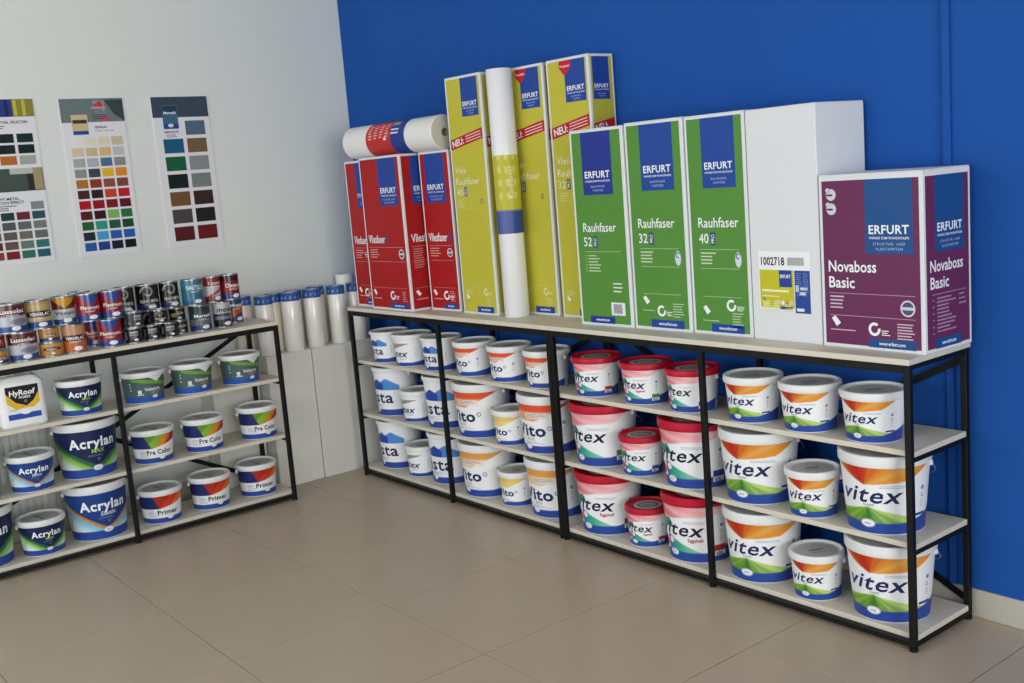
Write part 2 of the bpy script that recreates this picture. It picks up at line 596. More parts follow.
def label_mesh(art, rfun, z0, z1, half, nc=132, nr=66, off=0.0008, rmean=None, m=None, gain=1.0):
    """printed label wrapped round a (conical) container; art is a colour field"""
    H = z1 - z0
    rm = rmean or rfun((z0 + z1) / 2)
    ph = np.linspace(-half, half, nc + 1)
    yy = np.linspace(0, 1, nr + 1)
    P, Y = np.meshgrid(ph, yy)
    X = P * rm / H
    col = art(X, Y)
    Z = z0 + Y * H
    rr = np.vectorize(rfun)(Z) + off
    V = np.stack([np.sin(P) * rr, -np.cos(P) * rr, Z], -1).reshape(-1, 3)
    idx = np.arange((nc + 1) * (nr + 1)).reshape(nr + 1, nc + 1)
    F = np.stack([idx[:-1, :-1], idx[:-1, 1:], idx[1:, 1:], idx[1:, :-1]], -1).reshape(-1, 4)
    me = bpy.data.meshes.new('label')
    me.from_pydata(V.tolist(), [], F.tolist())
    ca = me.color_attributes.new('Col', 'FLOAT_COLOR', 'POINT')
    full = np.ones((V.shape[0], 4), dtype=np.float32)
    full[:, :3] = np.clip(col.reshape(-1, 3) * gain, 0, 1)
    ca.data.foreach_set('color', full.ravel())
    me.materials.append(m or PRINT)
    me.shade_smooth()
    me.update()
    return me

def wrap(rfun, z0, H, rm):
    def f(x, y, layer):                # x, y in label heights
        a = x * H / rm
        z = z0 + y * H
        r = rfun(z) + 0.0008 + 0.0004 * layer
        return (math.sin(a) * r, -math.cos(a) * r, z)
    return f

SIZES = {  # base radius, lid radius, height, rim height
    'S': (0.083, 0.102, 0.160, 0.024), 'M': (0.074, 0.0915, 0.158, 0.024),
    'L': (0.115, 0.141, 0.254, 0.034), 'N': (0.102, 0.122, 0.254, 0.022), 'T': (0.083, 0.102, 0.160, 0.014), 'V': (0.084, 0.102, 0.144, 0.022)}

def make_bucket(size, art, design, lid='white', half=R(104)):
    rb, rl, h, rim = SIZES[size]
    rt = rl - 0.007
    zt = h - rim
    rfun = lambda z: rb + (rt - rb) * (z / zt)
    root = empty('paint_bucket')
    MB().lathe([(0, 0.004), (rb - 0.008, 0.004), (rb - 0.005, 0.0), (rb - 0.001, 0.001), (rb, 0.004), (rt, zt), (rt - 0.002, zt + 0.004)], 56).build('body', PLASTIC, root, 35)
    lm = LIDR if lid == 'red' else LIDW
    li = MB().lathe([(rt + 0.001, zt), (rl - 0.001, zt), (rl, zt + 0.002), (rl + 0.0008, zt + rim * 0.45), (rl, h - 0.003), (rl - 0.003, h), (rl - 0.009, h),
                     (rl - 0.012, h - 0.006), (rl - 0.016, h - 0.008), (0, h - 0.008)], 56).build('lid', lm, root, 30)
    # the lid's printed disc
    pr = Print()
    q = rl / 0.102
    if lid == 'red':
        pr.disc(0, 0, 0.062 * q, 0.062 * q, '#b9bcbd', 1, 28)
        pr.ring(0.0, 0, 0.046 * q, 0.032 * q, 0.008 * q, '#3a3540', 2)
        pr.text('vitex', 0, -0.008 * q, 0.015 * q, '#3a3540', 0.02, 0.25, 'C', layer=2)
    else:
        pr.disc(0, 0, 0.078 * q, 0.078 * q, '#c3c6c8', 1, 32)
        pr.text(design.get('lid', 'vitex'), 0, -0.004 * q, 0.020 * q, '#4a4a50', 0.02, 0.25, 'C', layer=2)
        pr.lines(-0.03 * q, -0.016 * q, 2, 0.06 * q, 0.003 * q, 0.007 * q, '#77787c')
    la = R(design.get('lidrot', 35))
    ca, sa = math.cos(la), math.sin(la)
    pr.build(lambda x, y, l: (x * ca - y * sa, x * sa + y * ca, h - 0.0080 + 0.0004 * l), li, 'lid_disc', 'lid_lettering')
    # wrapped label
    z0, z1 = 0.004, zt - 0.003
    H = z1 - z0
    rm = rfun((z0 + z1) / 2)
    lab = link('label', label_mesh(art, rfun, z0, z1, half), root)
    pr = Print()
    design['draw'](pr)
    pr.build(wrap(rfun, z0, H, rm), lab, 'emblem', 'lettering', step=0.07, rough=0.36)
    # bail wire with ears, hanging round the back
    ze = zt - 0.010
    re = rt + 0.008
    for s in (-1, 1):
        MB().lathe([(0, ze - 0.008), (0.006, ze - 0.008), (0.0075, ze), (0.006, ze + 0.009), (0, ze + 0.009)], 10, cx=s * (rt + 0.001), cy=0.02).build('ear', PLASTIC, root, 40)
    pts = []
    drop = h * 0.32
    for i in range(25):
        a = math.pi * i / 24
        pts.append((math.cos(a) * (re + 0.006 * math.sin(a)), 0.02 + math.sin(a) * (re - 0.012), ze - drop * math.sin(a) ** 0.8))
    MB().tube(pts, 0.0014, 6).build('handle', WIRE, root, 60)
    return root

NAVY = '#232c5e'
def oval(pr, x, y, s=1.0):
    pr.disc(x, y, 0.105 * s, 0.060 * s, '#f0f1f4', 1)
    pr.ring(x, y, 0.100 * s, 0.055 * s, 0.006 * s, '#4059a8', 2)
    pr.text('vitex', x, y - 0.015 * s, 0.032 * s, '#3c3f7a', 0.0, 0.2, 'C')
def side_notes(pr, x=0.80):
    pr.disc(x, 0.66, 0.035, 0.035, '#6f97c4', 1)
    pr.lines(x - 0.03, 0.58, 2, 0.06, 0.018, 0.04, '#8c93a5')
    pr.lines(x - 0.035, 0.48, 4, 0.07, 0.008, 0.03, '#a5aab8')
def d_classic(pr):
    pr.text('vitex', -0.02, 0.475, 0.235, NAVY, 0.016, 0.28, 'C', width=0.94, layer=2, space=1.10)
    pr.text('CLASSIC', -0.04, 0.425, 0.030, '#55585f', 0.01, 0, 'C', layer=2)
    pr.lines(0.12, 0.74, 2, 0.42, 0.012, 0.026, '#b3bccb')
    oval(pr, -0.07, 0.155, 1.1)
    side_notes(pr, 0.78)
    pr.rect(0.62, 0.245, 0.86, 0.285, '#39427c', 1)
def d_red(sub=None, stick=None):
    def f(pr):
        pr.text('vitex', -0.02, 0.475, 0.235, '#1f1f3d', 0.016, 0.28, 'C', width=0.94, layer=2, space=1.10)
        if sub:
            pr.text(sub, 0.28, 0.375, 0.060, '#b3202c', 0.02, 0, 'C', layer=2)
        pr.lines(0.08, 0.745, 2, 0.42, 0.012, 0.026, '#c5bcc6')
        pr.disc(-0.22, 0.36, 0.075, 0.075, '#e8ebf0', 1)
        pr.ring(-0.22, 0.36, 0.075, 0.075, 0.012, '#3b3f55', 2)
        oval(pr, -0.18, 0.145, 1.05)
        side_notes(pr, 0.76)
        if stick:
            pr.rect(0.62, 0.10, 0.86, 0.24, '#e3e6ea', 1)
            pr.rect(0.62, 0.19, 0.86, 0.30, stick, 2)
            pr.lines(0.65, 0.17, 3, 0.18, 0.014, 0.024, '#4c5470', 3)
    return f
def d_vista(pr):
    pr.text('vista', -0.02, 0.30, 0.26, NAVY, 0.018, 0, 'C', width=0.92, layer=2, space=1.08)
    pr.lines(-0.30, 0.25, 3, 0.5, 0.010, 0.024, '#9aa1b4')
    pr.disc(-0.05, 0.135, 0.075, 0.060, '#eef0f3', 1)
    pr.ring(-0.05, 0.145, 0.055, 0.045, 0.006, '#8c97bb', 2)
    pr.lines(0.72, 0.62, 6, 0.10, 0.014, 0.05, '#9fb0d2')
def d_latex(pr):
    pr.text('latex', -0.04, 0.36, 0.25, '#23284c', 0.018, 0.30, 'C', width=0.94, layer=2, space=1.08)
    pr.lines(0.0, 0.30, 2, 0.4, 0.012, 0.03, '#a0a4b4')
    pr.disc(-0.10, 0.15, 0.085, 0.05, '#e6e8ee', 1)
    pr.lines(0.70, 0.72, 7, 0.12, 0.016, 0.06, '#9fc0d0')
def d_vito(sub=None, green=False):
    def f(pr):
        pr.text('Vito', -0.06, 0.36, 0.235, NAVY, 0.030, 0, 'C', width=0.80, layer=2, space=1.08)
        pr.ring(0.42, 0.52, 0.05, 0.05, 0.022, '#8e94a4', 2)
        if sub:
            pr.text(sub, -0.02, 0.265, 0.062, '#5c6478', 0.0, 0, 'C', layer=2)
        pr.lines(-0.22, 0.235, 2, 0.52, 0.010, 0.026, '#a9afbf')
        pr.disc(-0.12, 0.145, 0.10, 0.065, '#eceef2', 1)
        pr.ring(-0.12, 0.150, 0.085, 0.05, 0.007, '#5b6fae', 2)
        pr.disc(0.72, 0.62, 0.04, 0.045, '#8ea6c4', 1)
        pr.lines(0.69, 0.52, 4, 0.07, 0.016, 0.05, '#a5abba')
        if sub:
            pr.rect(-0.10, 0.72, 0.42, 0.84, '#e8d9d2', 1)
            pr.lines(-0.07, 0.82, 3, 0.44, 0.012, 0.03, '#9c8f96', 2)
    return f
def d_acrylan(sub, subcol):
    def f(pr):
        pr.text('Acrylan', -0.03, 0.64, 0.20, '#f0f3f6', 0.030, 0, 'C', width=0.96, layer=2, space=1.10)
        pr.text(sub, 0.05, 0.515, 0.085, subcol, 0.012, 0.1, 'C', layer=2)
        pr.lines(-0.16, 0.475, 2, 0.42, 0.010, 0.022, '#6d7f9c')
        pr.disc(0.05, 0.375, 0.035, 0.035, '#5d6a80', 1)
        oval(pr, 0.02, 0.195, 1.05)
        pr.lines(-0.86, 0.46, 4, 0.10, 0.02, 0.06, '#486a5a')
    return f
def d_velatura(pr):
    pr.text('Velatura', 0.05, 0.46, 0.135, '#e6eced', 0.022, 0, 'C', width=0.62, layer=2, space=1.06)
    pr.lines(-0.02, 0.42, 3, 0.42, 0.014, 0.04, '#b9a88a')
    oval(pr, 0.14, 0.215, 1.2)
    pr.rect(-0.52, 0.36, -0.38, 0.52, '#d8e4e6', 1)
    pr.rect(-0.56, 0.31, -0.30, 0.345, '#d8e4e6', 1)
    for y in (0.78, 0.66, 0.52):
        pr.disc(-0.80, y, 0.03, 0.03, '#cfd8d4', 1)
def d_word(word):
    def f(pr):
        pr.text(word, -0.02, 0.315, 0.165, '#161a36', 0.026, 0, 'C', width=0.90 if ' ' in word else 0.74, layer=2, space=1.06)
        pr.lines(-0.74, 0.46, 5, 0.34, 0.016, 0.05, '#8d93a6')
        pr.disc(0.06, 0.175, 0.11, 0.060, '#eef0f4', 1)
        pr.ring(0.06, 0.175, 0.10, 0.050, 0.006, '#8f9cc4', 2)
    return f

SPEC = {
    'classic': (art_classic, dict(draw=d_classic, lidrot=52), 'white'),
    'matt': (art_red, dict(draw=d_red(None, '#39489a')), 'red'),
    'mattr': (art_red, dict(draw=d_red(None, '#c02a38')), 'red'),
    'mattg': (art_red, dict(draw=d_red(None, '#4d8a4a')), 'red'),
    'egg': (art_red, dict(draw=d_red('Eggshell', '#b3303a')), 'red'),
    'eggg': (art_red, dict(draw=d_red('Eggshell', '#4d8a4a')), 'red'),
    'vista': (art_vista, dict(draw=d_vista, lid='vista'), 'white'),
    'latex': (art_latex, dict(draw=d_latex, lid='latex'), 'white'),
    'vitop': (art_vito('#d9552f', '#e6a079'), dict(draw=d_vito('PLUS'), lid='Vito'), 'white'),
    'vitoy': (art_vito('#e3c36a', '#e8cf83'), dict(draw=d_vito(), lid='Vito'), 'white'),
    'vitob': (art_vito('#dc9a4d', '#ecc68d'), dict(draw=d_vito('ECO'), lid='Vito'), 'white'),
    'amax': (art_acrylan('#17224f', None, '#3f9a34', '#bfe07a'), dict(draw=d_acrylan('MAX', '#8fd13f'), lid='Acrylan', lidrot=100), 'white'),
    'aela': (art_acrylan('#1d3f86', '#c98a2b', '#5fb2d8', '#bfe3ef'), dict(draw=d_acrylan('Elastic', '#dfe8f2'), lid='Acrylan', lidrot=100), 'white'),
    'vela': (art_velatura, dict(draw=d_velatura, lid='Velatura', lidrot=100), 'white'),
    'prec': (art_stripes(['#5f8a2a', '#7fae34', '#d98b22', '#b8222d'], (-0.50, -0.20, 0.08)), dict(draw=d_word('Pre Color'), lid='Pre Color', lidrot=100), 'white'),
    'prim': (art_stripes(['#a92a1e', '#cf3a1f', '#e06a2a', '#e8a03a'], (-0.30, 0.02, 0.28)), dict(draw=d_word('Primer'), lid='Primer', lidrot=100), 'white'),
}
LOOK = {
    'classic': 'white paint bucket with orange-green rays', 'matt': 'red-lidded paint bucket with teal label',
    'mattr': 'red-lidded paint bucket with red sticker', 'mattg': 'red-lidded paint bucket with green sticker',
    'egg': 'red-lidded eggshell paint bucket', 'eggg': 'red-lidded eggshell paint bucket', 'vista': 'white paint bucket with blue house shapes',
    'latex': 'white paint bucket with grey-yellow swoosh', 'vitop': 'white paint bucket with orange-red band', 'vitoy': 'white paint bucket with yellow band',
    'vitob': 'white paint bucket with beige-orange band', 'amax': 'green-edged navy paint bucket', 'aela': 'light-blue paint bucket with orange curves',
    'vela': 'grey-green paint bucket', 'prec': 'paint bucket with green-red stripes', 'prim': 'primer bucket with red-orange stripe'}
PROTO = {}
def bucket(kind, size, x, y, z, rz, label, group):
    k = (kind, size)
    if k not in PROTO:
        art, des, lid = SPEC[kind]
        PROTO[k] = make_bucket(size, art, des, lid)
        o = PROTO[k]
    else:
        o = copy_tree(PROTO[k])
    o.location = (x, y, z)
    o.rotation_euler = (0, 0, rz)
    tag(o, label, 'paint bucket', group)
    return o

ROWN = ['upper', 'middle', 'bottom']
POSN = ['left', 'middle', 'right']
BAYS = [
    ('bay under purple box', 'buckets in the bay under the purple box', [
        [('classic', 'S', 2.954, -.255, 4), ('classic', 'S', 3.187, -.255, 4), ('classic', 'S', 3.423, -.255, 3)],
        [('classic', 'L', 2.947, -.228, 12), ('classic', 'M', 3.195, -.268, 16), ('classic', 'L', 3.438, -.228, 13)],
        [('classic', 'L', 2.940, -.218, 14), ('classic', 'M', 3.192, -.258, 11), ('classic', 'L', 3.444, -.217, 12)]]),
    ('red-lidded bay', 'red-lidded buckets', [
        [('mattr', 'S', 2.165, -.255, 14), ('eggg', 'S', 2.437, -.250, 4), ('matt', 'S', 2.676, -.255, 2)],
        [('mattg', 'L', 2.157, -.225, 6), ('matt', 'M', 2.402, -.262, 14), ('matt', 'L', 2.654, -.228, 8)],
        [('egg', 'L', 2.152, -.218, 12), ('egg', 'M', 2.400, -.250, 15), ('egg', 'L', 2.639, -.218, 6)]]),
    ('orange-banded bay', 'buckets with orange and yellow bands', [
        [('vitop', 'S', 1.339, -.250, 0), ('vitop', 'S', 1.598, -.250, 0), ('vitop', 'S', 1.852, -.250, 0)],
        [('vitop', 'L', 1.338, -.228, 2), ('vitoy', 'M', 1.595, -.262, 2), ('vitop', 'L', 1.820, -.228, 6)],
        [('vitob', 'L', 1.328, -.215, 2), ('vitoy', 'M', 1.577, -.243, 4), ('vitob', 'L', 1.818, -.212, 6)]]),
    ('bay nearest corner', 'buckets with blue house labels', [
        [('vista', 'T', 0.613, -.255, -6), ('latex', 'S', 0.826, -.255, 4), ('vista', 'T', 1.072, -.250, -2)],
        [('vista', 'N', 0.574, -.215, -6), ('latex', 'M', 0.823, -.250, 4), ('vista', 'N', 1.049, -.222, 4)],
        [('vista', 'N', 0.548, -.205, -4), ('latex', 'M', 0.806, -.240, 4), ('vista', 'N', 1.017, -.203, 2)]]),
]
for bay, grp, rows in BAYS:
    for r, row in enumerate(rows):
        for p, (kind, size, x, y, yaw) in enumerate(row):
            sz = 'large ' if size in 'LN' else 'small '
            bucket(kind, size, x, y, SH[r], R(yaw), f'{sz}{LOOK[kind]}, {POSN[p]}, {ROWN[r]} shelf, {bay}', grp)
LEFT = [
    ('vela', 'V', .400, -1.467, 0, 2, 'left on upper shelf of the left rack'), ('vela', 'V', .400, -1.235, 0, 5, 'middle on upper shelf of the left rack'),
    ('vela', 'V', .400, -0.988, 0, 3, 'right on upper shelf of the left rack'),
    ('prec', 'S', .400, -1.460, 1, 0, 'left of three on left rack'), ('prec', 'S', .400, -1.211, 1, 2, 'middle of three on left rack'),
    ('prec', 'S', .400, -0.928, 1, 2, 'right of three on left rack'),
    ('prim', 'S', .395, -1.457, 2, 0, 'left of three on left rack'), ('prim', 'S', .385, -1.208, 2, 2, 'middle of three on left rack'),
    ('prim', 'S', .375, -0.956, 2, 2, 'right of three on left rack'),
    ('amax', 'S', .400, -1.753, 0, -4, 'beside the white jerrycan'),
    ('aela', 'S', .400, -2.000, 1, -4, 'on middle shelf of left rack'), ('amax', 'L', .360, -1.744, 1, 0, 'on middle shelf of left rack'),
    ('amax', 'S', .398, -1.993, 2, 0, 'on bottom shelf of left rack'), ('aela', 'L', .360, -1.737, 2, 0, 'on bottom shelf of left rack'),
    ('amax', 'L', .360, -2.232, 2, 0, 'cut by left photo edge, bottom shelf'), ('amax', 'L', .360, -2.247, 1, 0, 'cut by left photo edge, middle shelf')]
for kind, size, x, y, r, yaw, pos in LEFT:
    sz = 'large ' if size == 'L' else 'small '
    bucket(kind, size, x, y, SH[r], R(90 + yaw), f'{sz}{LOOK[kind]}, {pos}', 'buckets on the left rack')

# ------------------------------------------------------------------ white jerrycan
def make_jerrycan(x, y, z):
    root = empty('jerrycan', (x, y, z), R(90 - 2))
    tag(root, 'white plastic jerrycan with black and yellow label at photo left edge', 'jerrycan')
    W, D, H = 0.188, 0.120, 0.222
    b = MB()
    secs = []
    # body: stacked rounded-rectangle sections, shoulders drawn in at the top
    for zz, w, d, rr in ((0.0, W - 0.014, D - 0.014, 0.020), (0.008, W, D, 0.026), (0.160, W, D, 0.026), (0.186, W, D, 0.026), (0.212, W - 0.040, D - 0.012, 0.026), (0.217, W - 0.060, D - 0.020, 0.026)):
        ring = []
        for cx, cy, a0 in ((w / 2 - rr, d / 2 - rr, 0), (-w / 2 + rr, d / 2 - rr, 90), (-w / 2 + rr, -d / 2 + rr, 180), (w / 2 - rr, -d / 2 + rr, 270)):
            for k in range(6):
                a = R(a0 + 18 * k)
                ring.append((cx + rr * math.cos(a), cy + rr * math.sin(a), zz))
        secs.append(ring)
    n = len(secs[0])
    V = [p for s_ in secs for p in s_]
    F = [(i * n + k, i * n + (k + 1) % n, (i + 1) * n + (k + 1) % n, (i + 1) * n + k) for i in range(len(secs) - 1) for k in range(n)]
    F += [tuple(reversed(range(n))), tuple((len(secs) - 1) * n + k for k in range(n))]
    b.add(V, F).build('body', PLASTIC, root, 35)
    MB().lathe([(0, 0.214), (0.020, 0.214), (0.020, 0.219), (0.0225, 0.219), (0.0225, 0.233), (0.020, 0.235), (0, 0.235)], 20, cx=-0.040, cy=0.030).build('cap', PLASTIC, root, 35)
    MB().tube([(-0.02, 0.02, 0.208), (-0.012, 0.02, 0.222), (0.0, 0.02, 0.226), (0.04, 0.02, 0.226), (0.055, 0.02, 0.220), (0.060, 0.02, 0.206)], 0.008, 10).build('grip', PLASTIC, root, 60)
    pr = Print()
    w, h0, h1 = 0.066, 0.036, 0.178
    pr.rect(-w, h0, w, h1, '#e9eaea', 1)
    pr.poly([(-w, h1), (-w, h1 - 0.070), (-0.030, h1 - 0.100), (0.012, h1 - 0.096), (0.040, h1 - 0.098), (w, h1 - 0.078), (w, h1)], '#e0b62c', 2)
    pr.poly([(-w, h1), (-w, h1 - 0.028), (-0.030, h1 - 0.070), (0.012, h1 - 0.088), (0.040, h1 - 0.070), (w, h1 - 0.032), (w, h1)], '#17191d', 3)
    pr.rect(-w, h0, w, h0 + 0.024, '#2a4fa8', 3)
    pr.disc(0.006, h0 + 0.028, 0.020, 0.010, '#f2f3f5', 4)
    pr.text('HyRoof', 0.0, h1 - 0.040, 0.022, '#f4f4f4', 0.03, 0.1, 'C', width=0.106, layer=4)
    pr.text('PRIMER', 0.008, h1 - 0.055, 0.010, '#e8e8e8', 0.02, 0.1, 'C', layer=4)
    pr.disc(0.010, h1 - 0.068, 0.007, 0.007, '#6d6f75', 4)
    pr.lines(-0.058, h0 + 0.044, 2, 0.04, 0.002, 0.005, '#999999', 3)
    pr.build(lambda x_, y_, l: (x_, -D / 2 - 0.0003 - 0.0003 * l, y_), root, 'label', 'lettering')
make_jerrycan(.405, -2.003, SH[0])

# ------------------------------------------------------------------ paint cans on the left rack
def art_bands(bands, extra=None):
    """bands: list of (y_from, hex) from the bottom up"""
    def f(x, y):
        c = base(x, bands[0][1])
        for y0, h in bands[1:]:
            c = blend(c, ss(y - y0, 0.02), C(h))
        if extra:
            c = extra(x, y, c)
        return c
    return f
def ex_vee(col, depth=0.55, w=0.42):
    return lambda x, y, c: blend(c, ss(y - (1 - depth) - np.abs(x - 0.1) * depth / w, 0.03), C(col))
def ex_blob(col, cx=0.0, cy=0.5, rx=0.8, ry=0.12):
    return lambda x, y, c: blend(c, ss(1 - np.hypot((x - cx) / rx, (y - cy) / ry), 0.15), C(col))
def ex_curl(col):
    def f(x, y, c):
        r = np.hypot(x, y - 0.72)
        a = np.arctan2(y - 0.72, x)
        sp = np.abs(r - (0.07 + 0.035 * (a + math.pi)))
        return blend(c, ss(0.025 - sp, 0.03) * (r < 0.32), C(col))
    return f
def ex_rects(rs):
    def f(x, y, c):
        for x0, x1, y0, y1, h in rs:
            c = blend(c, ss(x - x0, 0.03) * ss(x1 - x, 0.03) * ss(y - y0, 0.03) * ss(y1 - y, 0.03), C(h))
        return c
    return f
def ex_diag(col, y0=0.4, k=0.5, w=0.2):
    return lambda x, y, c: blend(c, ss(w - np.abs(y - y0 - k * x), 0.04), C(col))

WH = '#eef0f2'
CANS = {  # art, word, word colour, word y, word height
    'lusso': (art_bands([(0, '#2a4a9c'), (.20, '#c9cbd6'), (.58, '#6a1d26')], ex_blob('#8d8aa0', .3, .36, .35, .12)), 'Lussolac', WH, .70, .15),
    'vernt': (art_bands([(0, '#2a4f9c'), (.24, '#d9bf85'), (.88, '#cfae6d')], ex_blob('#3a1d18', .1, .52, .75, .13)), 'VERNILAC', WH, .46, .12),
    'vito': (art_bands([(0, '#2a4f9c'), (.18, '#dfe2e6'), (.56, '#7c1f22')], ex_vee('#e5a91f', .40, .55)), 'Vitosin', NAVY, .34, .15),
    'plat': (art_bands([(0, '#27489c'), (.22, '#a41f2c')], ex_vee('#2b53ab', .46, .40)), 'Platinum', WH, .44, .13),
    'verno': (art_bands([(0, '#d8713c'), (.50, '#dba27a')], ex_blob('#56201a', .1, .53, .85, .12)), 'VERNILAC', WH, .47, .11),
    'verns': (art_bands([(0, '#d99a45'), (.80, '#e0ad62')], ex_blob('#3a1712', .1, .55, .8, .16)), 'VERNILAC', WH, .48, .13),
    'vernb': (art_bands([(0, '#27407f'), (.28, '#d6953e')], ex_blob('#6b2a1c', .2, .52, .55, .13)), 'VERNILAC', WH, .45, .11),
    'hot': (art_bands([(0, '#2a2f55'), (.2, '#b43a1f'), (.7, '#7f2618')], ex_blob('#e07a3a', .2, .5, .4, .16)), 'Pyro', WH, .6, .14),
    'metal': (art_bands([(0, '#1b1c1e')], ex_rects([(-.34, .34, .50, .84, '#c3c6c9'), (-.2, .2, .22, .46, '#6a6d70'), (-.75, -.6, .2, .8, '#a5a8ab')])), 'metal', '#24262a', .58, .17),
    'metag': (art_bands([(0, '#3a3f42')], ex_rects([(-.1, .45, .48, .84, '#b3b8ba'), (-.6, -.5, .2, .32, '#cfd2d2')])), 'metal', '#3a3f42', .58, .16),
    'curl': (art_bands([(0, '#22316c'), (.22, '#1a1b1b')], ex_curl('#c7c9c6')), 'HEAVY METAL', '#d5d7d3', .30, .12),
    'curlr': (art_bands([(0, '#1c1a1b')], ex_curl('#c9c2bc')), 'HEAVY METAL', '#c9c2bc', .28, .12),
    'dark': (art_bands([(0, '#22284f'), (.3, '#1d1c1f')], ex_rects([(-.7, -.25, .3, .62, '#c9b13a'), (-.1, .4, .55, .8, '#8d7a52')])), 'metal', '#cfc7a8', .55, .12),
    'teal': (art_bands([(0, '#26609b'), (.14, '#2b7a97'), (.75, '#2f86a3')]), 'NAUTILUS', '#dfeaf0', .62, .18),
    'rwhite': (art_bands([(0, '#8f2430'), (.22, '#d8d9dc'), (.66, '#a52a38')], ex_diag('#b32c38', .32, .5, .06)), 'Cerami-c', WH, .72, .12),
    'oxred': (art_bands([(0, '#24428f'), (.22, '#8f1a24'), (.34, '#9c1c27'), (.78, '#3c1318')]), 'Oxenol', WH, .50, .17),
    'perf': (art_bands([(0, '#27418f'), (.2, '#6e7f7a'), (.45, '#29504d'), (.8, '#26403f')]), 'Martelé', WH, .54, .13),
    'metbw': (art_bands([(0, '#191a1d'), (.48, '#2a2d31'), (.55, '#c9cdd0')], ex_rects([(-.4, .4, .30, .45, '#7f90a8')])), 'metal', '#22252a', .63, .20),
    'orblue': (art_bands([(0, '#24306e'), (.2, '#2a4a8f')], ex_diag('#d8622a', .45, .5, .16)), 'Metal', WH, .66, .15),
}
CLOOK = {'lusso': 'maroon, grey and blue', 'vernt': 'tan and blue', 'vito': 'yellow, maroon and white', 'plat': 'red and blue', 'verno': 'orange-pink', 'verns': 'squat orange',
         'vernb': 'squat orange and blue', 'hot': 'squat red-orange', 'metal': 'squat black', 'metag': 'squat dark grey', 'curl': 'black swirl-pattern', 'curlr': 'squat black swirl-pattern',
         'dark': 'squat black and yellow', 'teal': 'teal', 'rwhite': 'white and red', 'oxred': 'dark red', 'perf': 'green-grey', 'metbw': 'black and silver', 'orblue': 'orange and blue'}
def make_can(kind, r, h):
    art, word, wc, wy, wh = CANS[kind]
    root = empty('paint_can')
    MB().lathe([(0, 0.002), (r - 0.004, 0.002), (r - 0.003, 0), (r, 0.0005), (r, 0.004), (r - 0.0015, 0.006), (r - 0.0015, h - 0.006), (r, h - 0.004), (r, h - 0.0005), (r - 0.003, h), (r - 0.005, h - 0.004)], 40).build('body', TIN, root, 30)
    MB().lathe([(r - 0.005, h - 0.004), (r * 0.80, h - 0.004), (r * 0.78, h - 0.001), (r * 0.74, h - 0.001), (r * 0.72, h - 0.005), (0, h - 0.005)], 36).build('lid', TIN, root, 30)
    rf = lambda z: r - 0.0015
    z0, z1 = 0.0065, h - 0.0065
    lab = link('label', label_mesh(art, rf, z0, z1, math.pi, nc=72, nr=36, off=0.0006, m=PRINT_TIN, gain=0.72), root)
    pr = Print()
    H = z1 - z0
    pr.text(word, 0.08, wy, wh, wc, 0.02, 0, 'C', width=min(0.95, r * 1.75 / H), layer=2)
    pr.disc(0.16, 0.12 if h > 0.1 else 0.18, 0.17, 0.085, '#eceef1', 1)
    pr.lines(-0.15, wy - 0.06, 2, 0.5, 0.012, 0.04, wc)
    pr.build(wrap(rf, z0, H, r), lab, 'emblem', 'lettering', step=0.12, rough=0.36)
    return root
CPROTO = {}
def can(kind, x, y, z, r, h, where, yaw=0):
    k = (kind, r, h)
    o = copy_tree(CPROTO[k]) if k in CPROTO else CPROTO.setdefault(k, make_can(kind, r, h))
    o.location = (x, y - 0.008, z)
    o.rotation_euler = (0, 0, R(90 - 20 + yaw))
    tag(o, f'{CLOOK[kind]} paint can, {where}', 'paint can', 'paint cans on the left rack')
CB = RH
CH = 0.124
can('vernb', .445, -2.062, CB, .040, .062, 'at the left end of the front row', 6)
can('hot', .440, -2.064, CB + .062, .038, .062, 'stacked at the left end of the row')
can('lusso', .432, -1.958, CB, .0615, CH, 'standing on the board near the left edge', 4)
can('verns', .442, -1.8475, CB, .048, .062, 'on the board under its orange-blue twin', 4)
can('vernb', .442, -1.848, CB + .062, .043, .062, 'stacked on the squat orange can')
can('verno', .440, -1.7465, CB, .050, CH, 'on the board in front row')
can('plat', .318, -1.630, CB, .050, CH, 'lower one half hidden behind another', 4)
can('plat', .432, -1.587, CB, .055, CH, 'front one of the lower row', -4)
can('metal', .450, -1.487, CB, .040, .070, 'left of three on the board')
can('metal', .448, -1.404, CB, .0360, .070, 'middle of three on the board', 6)
can('metal', .448, -1.321, CB, .0385, .070, 'right of three on the board', 6)
can('metag', .450, -1.478, CB + .070, .042, .072, 'stacked on the left squat black can', 10)
can('curlr', .446, -1.362, CB + .070, .042, .066, 'stacked on two squat black cans', 6)
can('dark', .372, -1.241, CB, .036, .062, 'lower of a stacked pair', 6)
can('dark', .374, -1.249, CB + .062, .038, .062, 'upper of a stacked pair', 6)
can('perf', .390, -1.146, CB, .051, CH, 'below the teal can', 8)
can('metbw', .390, -1.034, CB, .0445, CH, 'on the board near the rack end', 8)
can('orblue', .285, -0.929, CB, .045, CH, 'last on the board at the rack end', 16)
Z2 = CB + CH
can('lusso', .430, -1.987, Z2, .060, CH, 'upper row, leftmost', 6)
can('vernt', .425, -1.874, Z2, .0515, CH, 'upper row, second from left', 2)
can('vito', .405, -1.764, Z2, .050, CH, 'upper row, third from left')
can('plat', .420, -1.662, Z2, .051, CH, 'left one in the upper row', 6)
can('plat', .420, -1.560, Z2, .0505, CH, 'right one in the upper row', 2)
can('plat', .270, -1.650, Z2, .050, CH, 'only its rim showing behind the upper row', 10)
can('curl', .330, -1.472, Z2, .047, CH, 'left of three in upper row')
can('curl', .330, -1.363, Z2, .054, CH, 'middle of three in upper row', 4)
can('curl', .345, -1.263, Z2, .045, CH, 'right of three in upper row', 8)
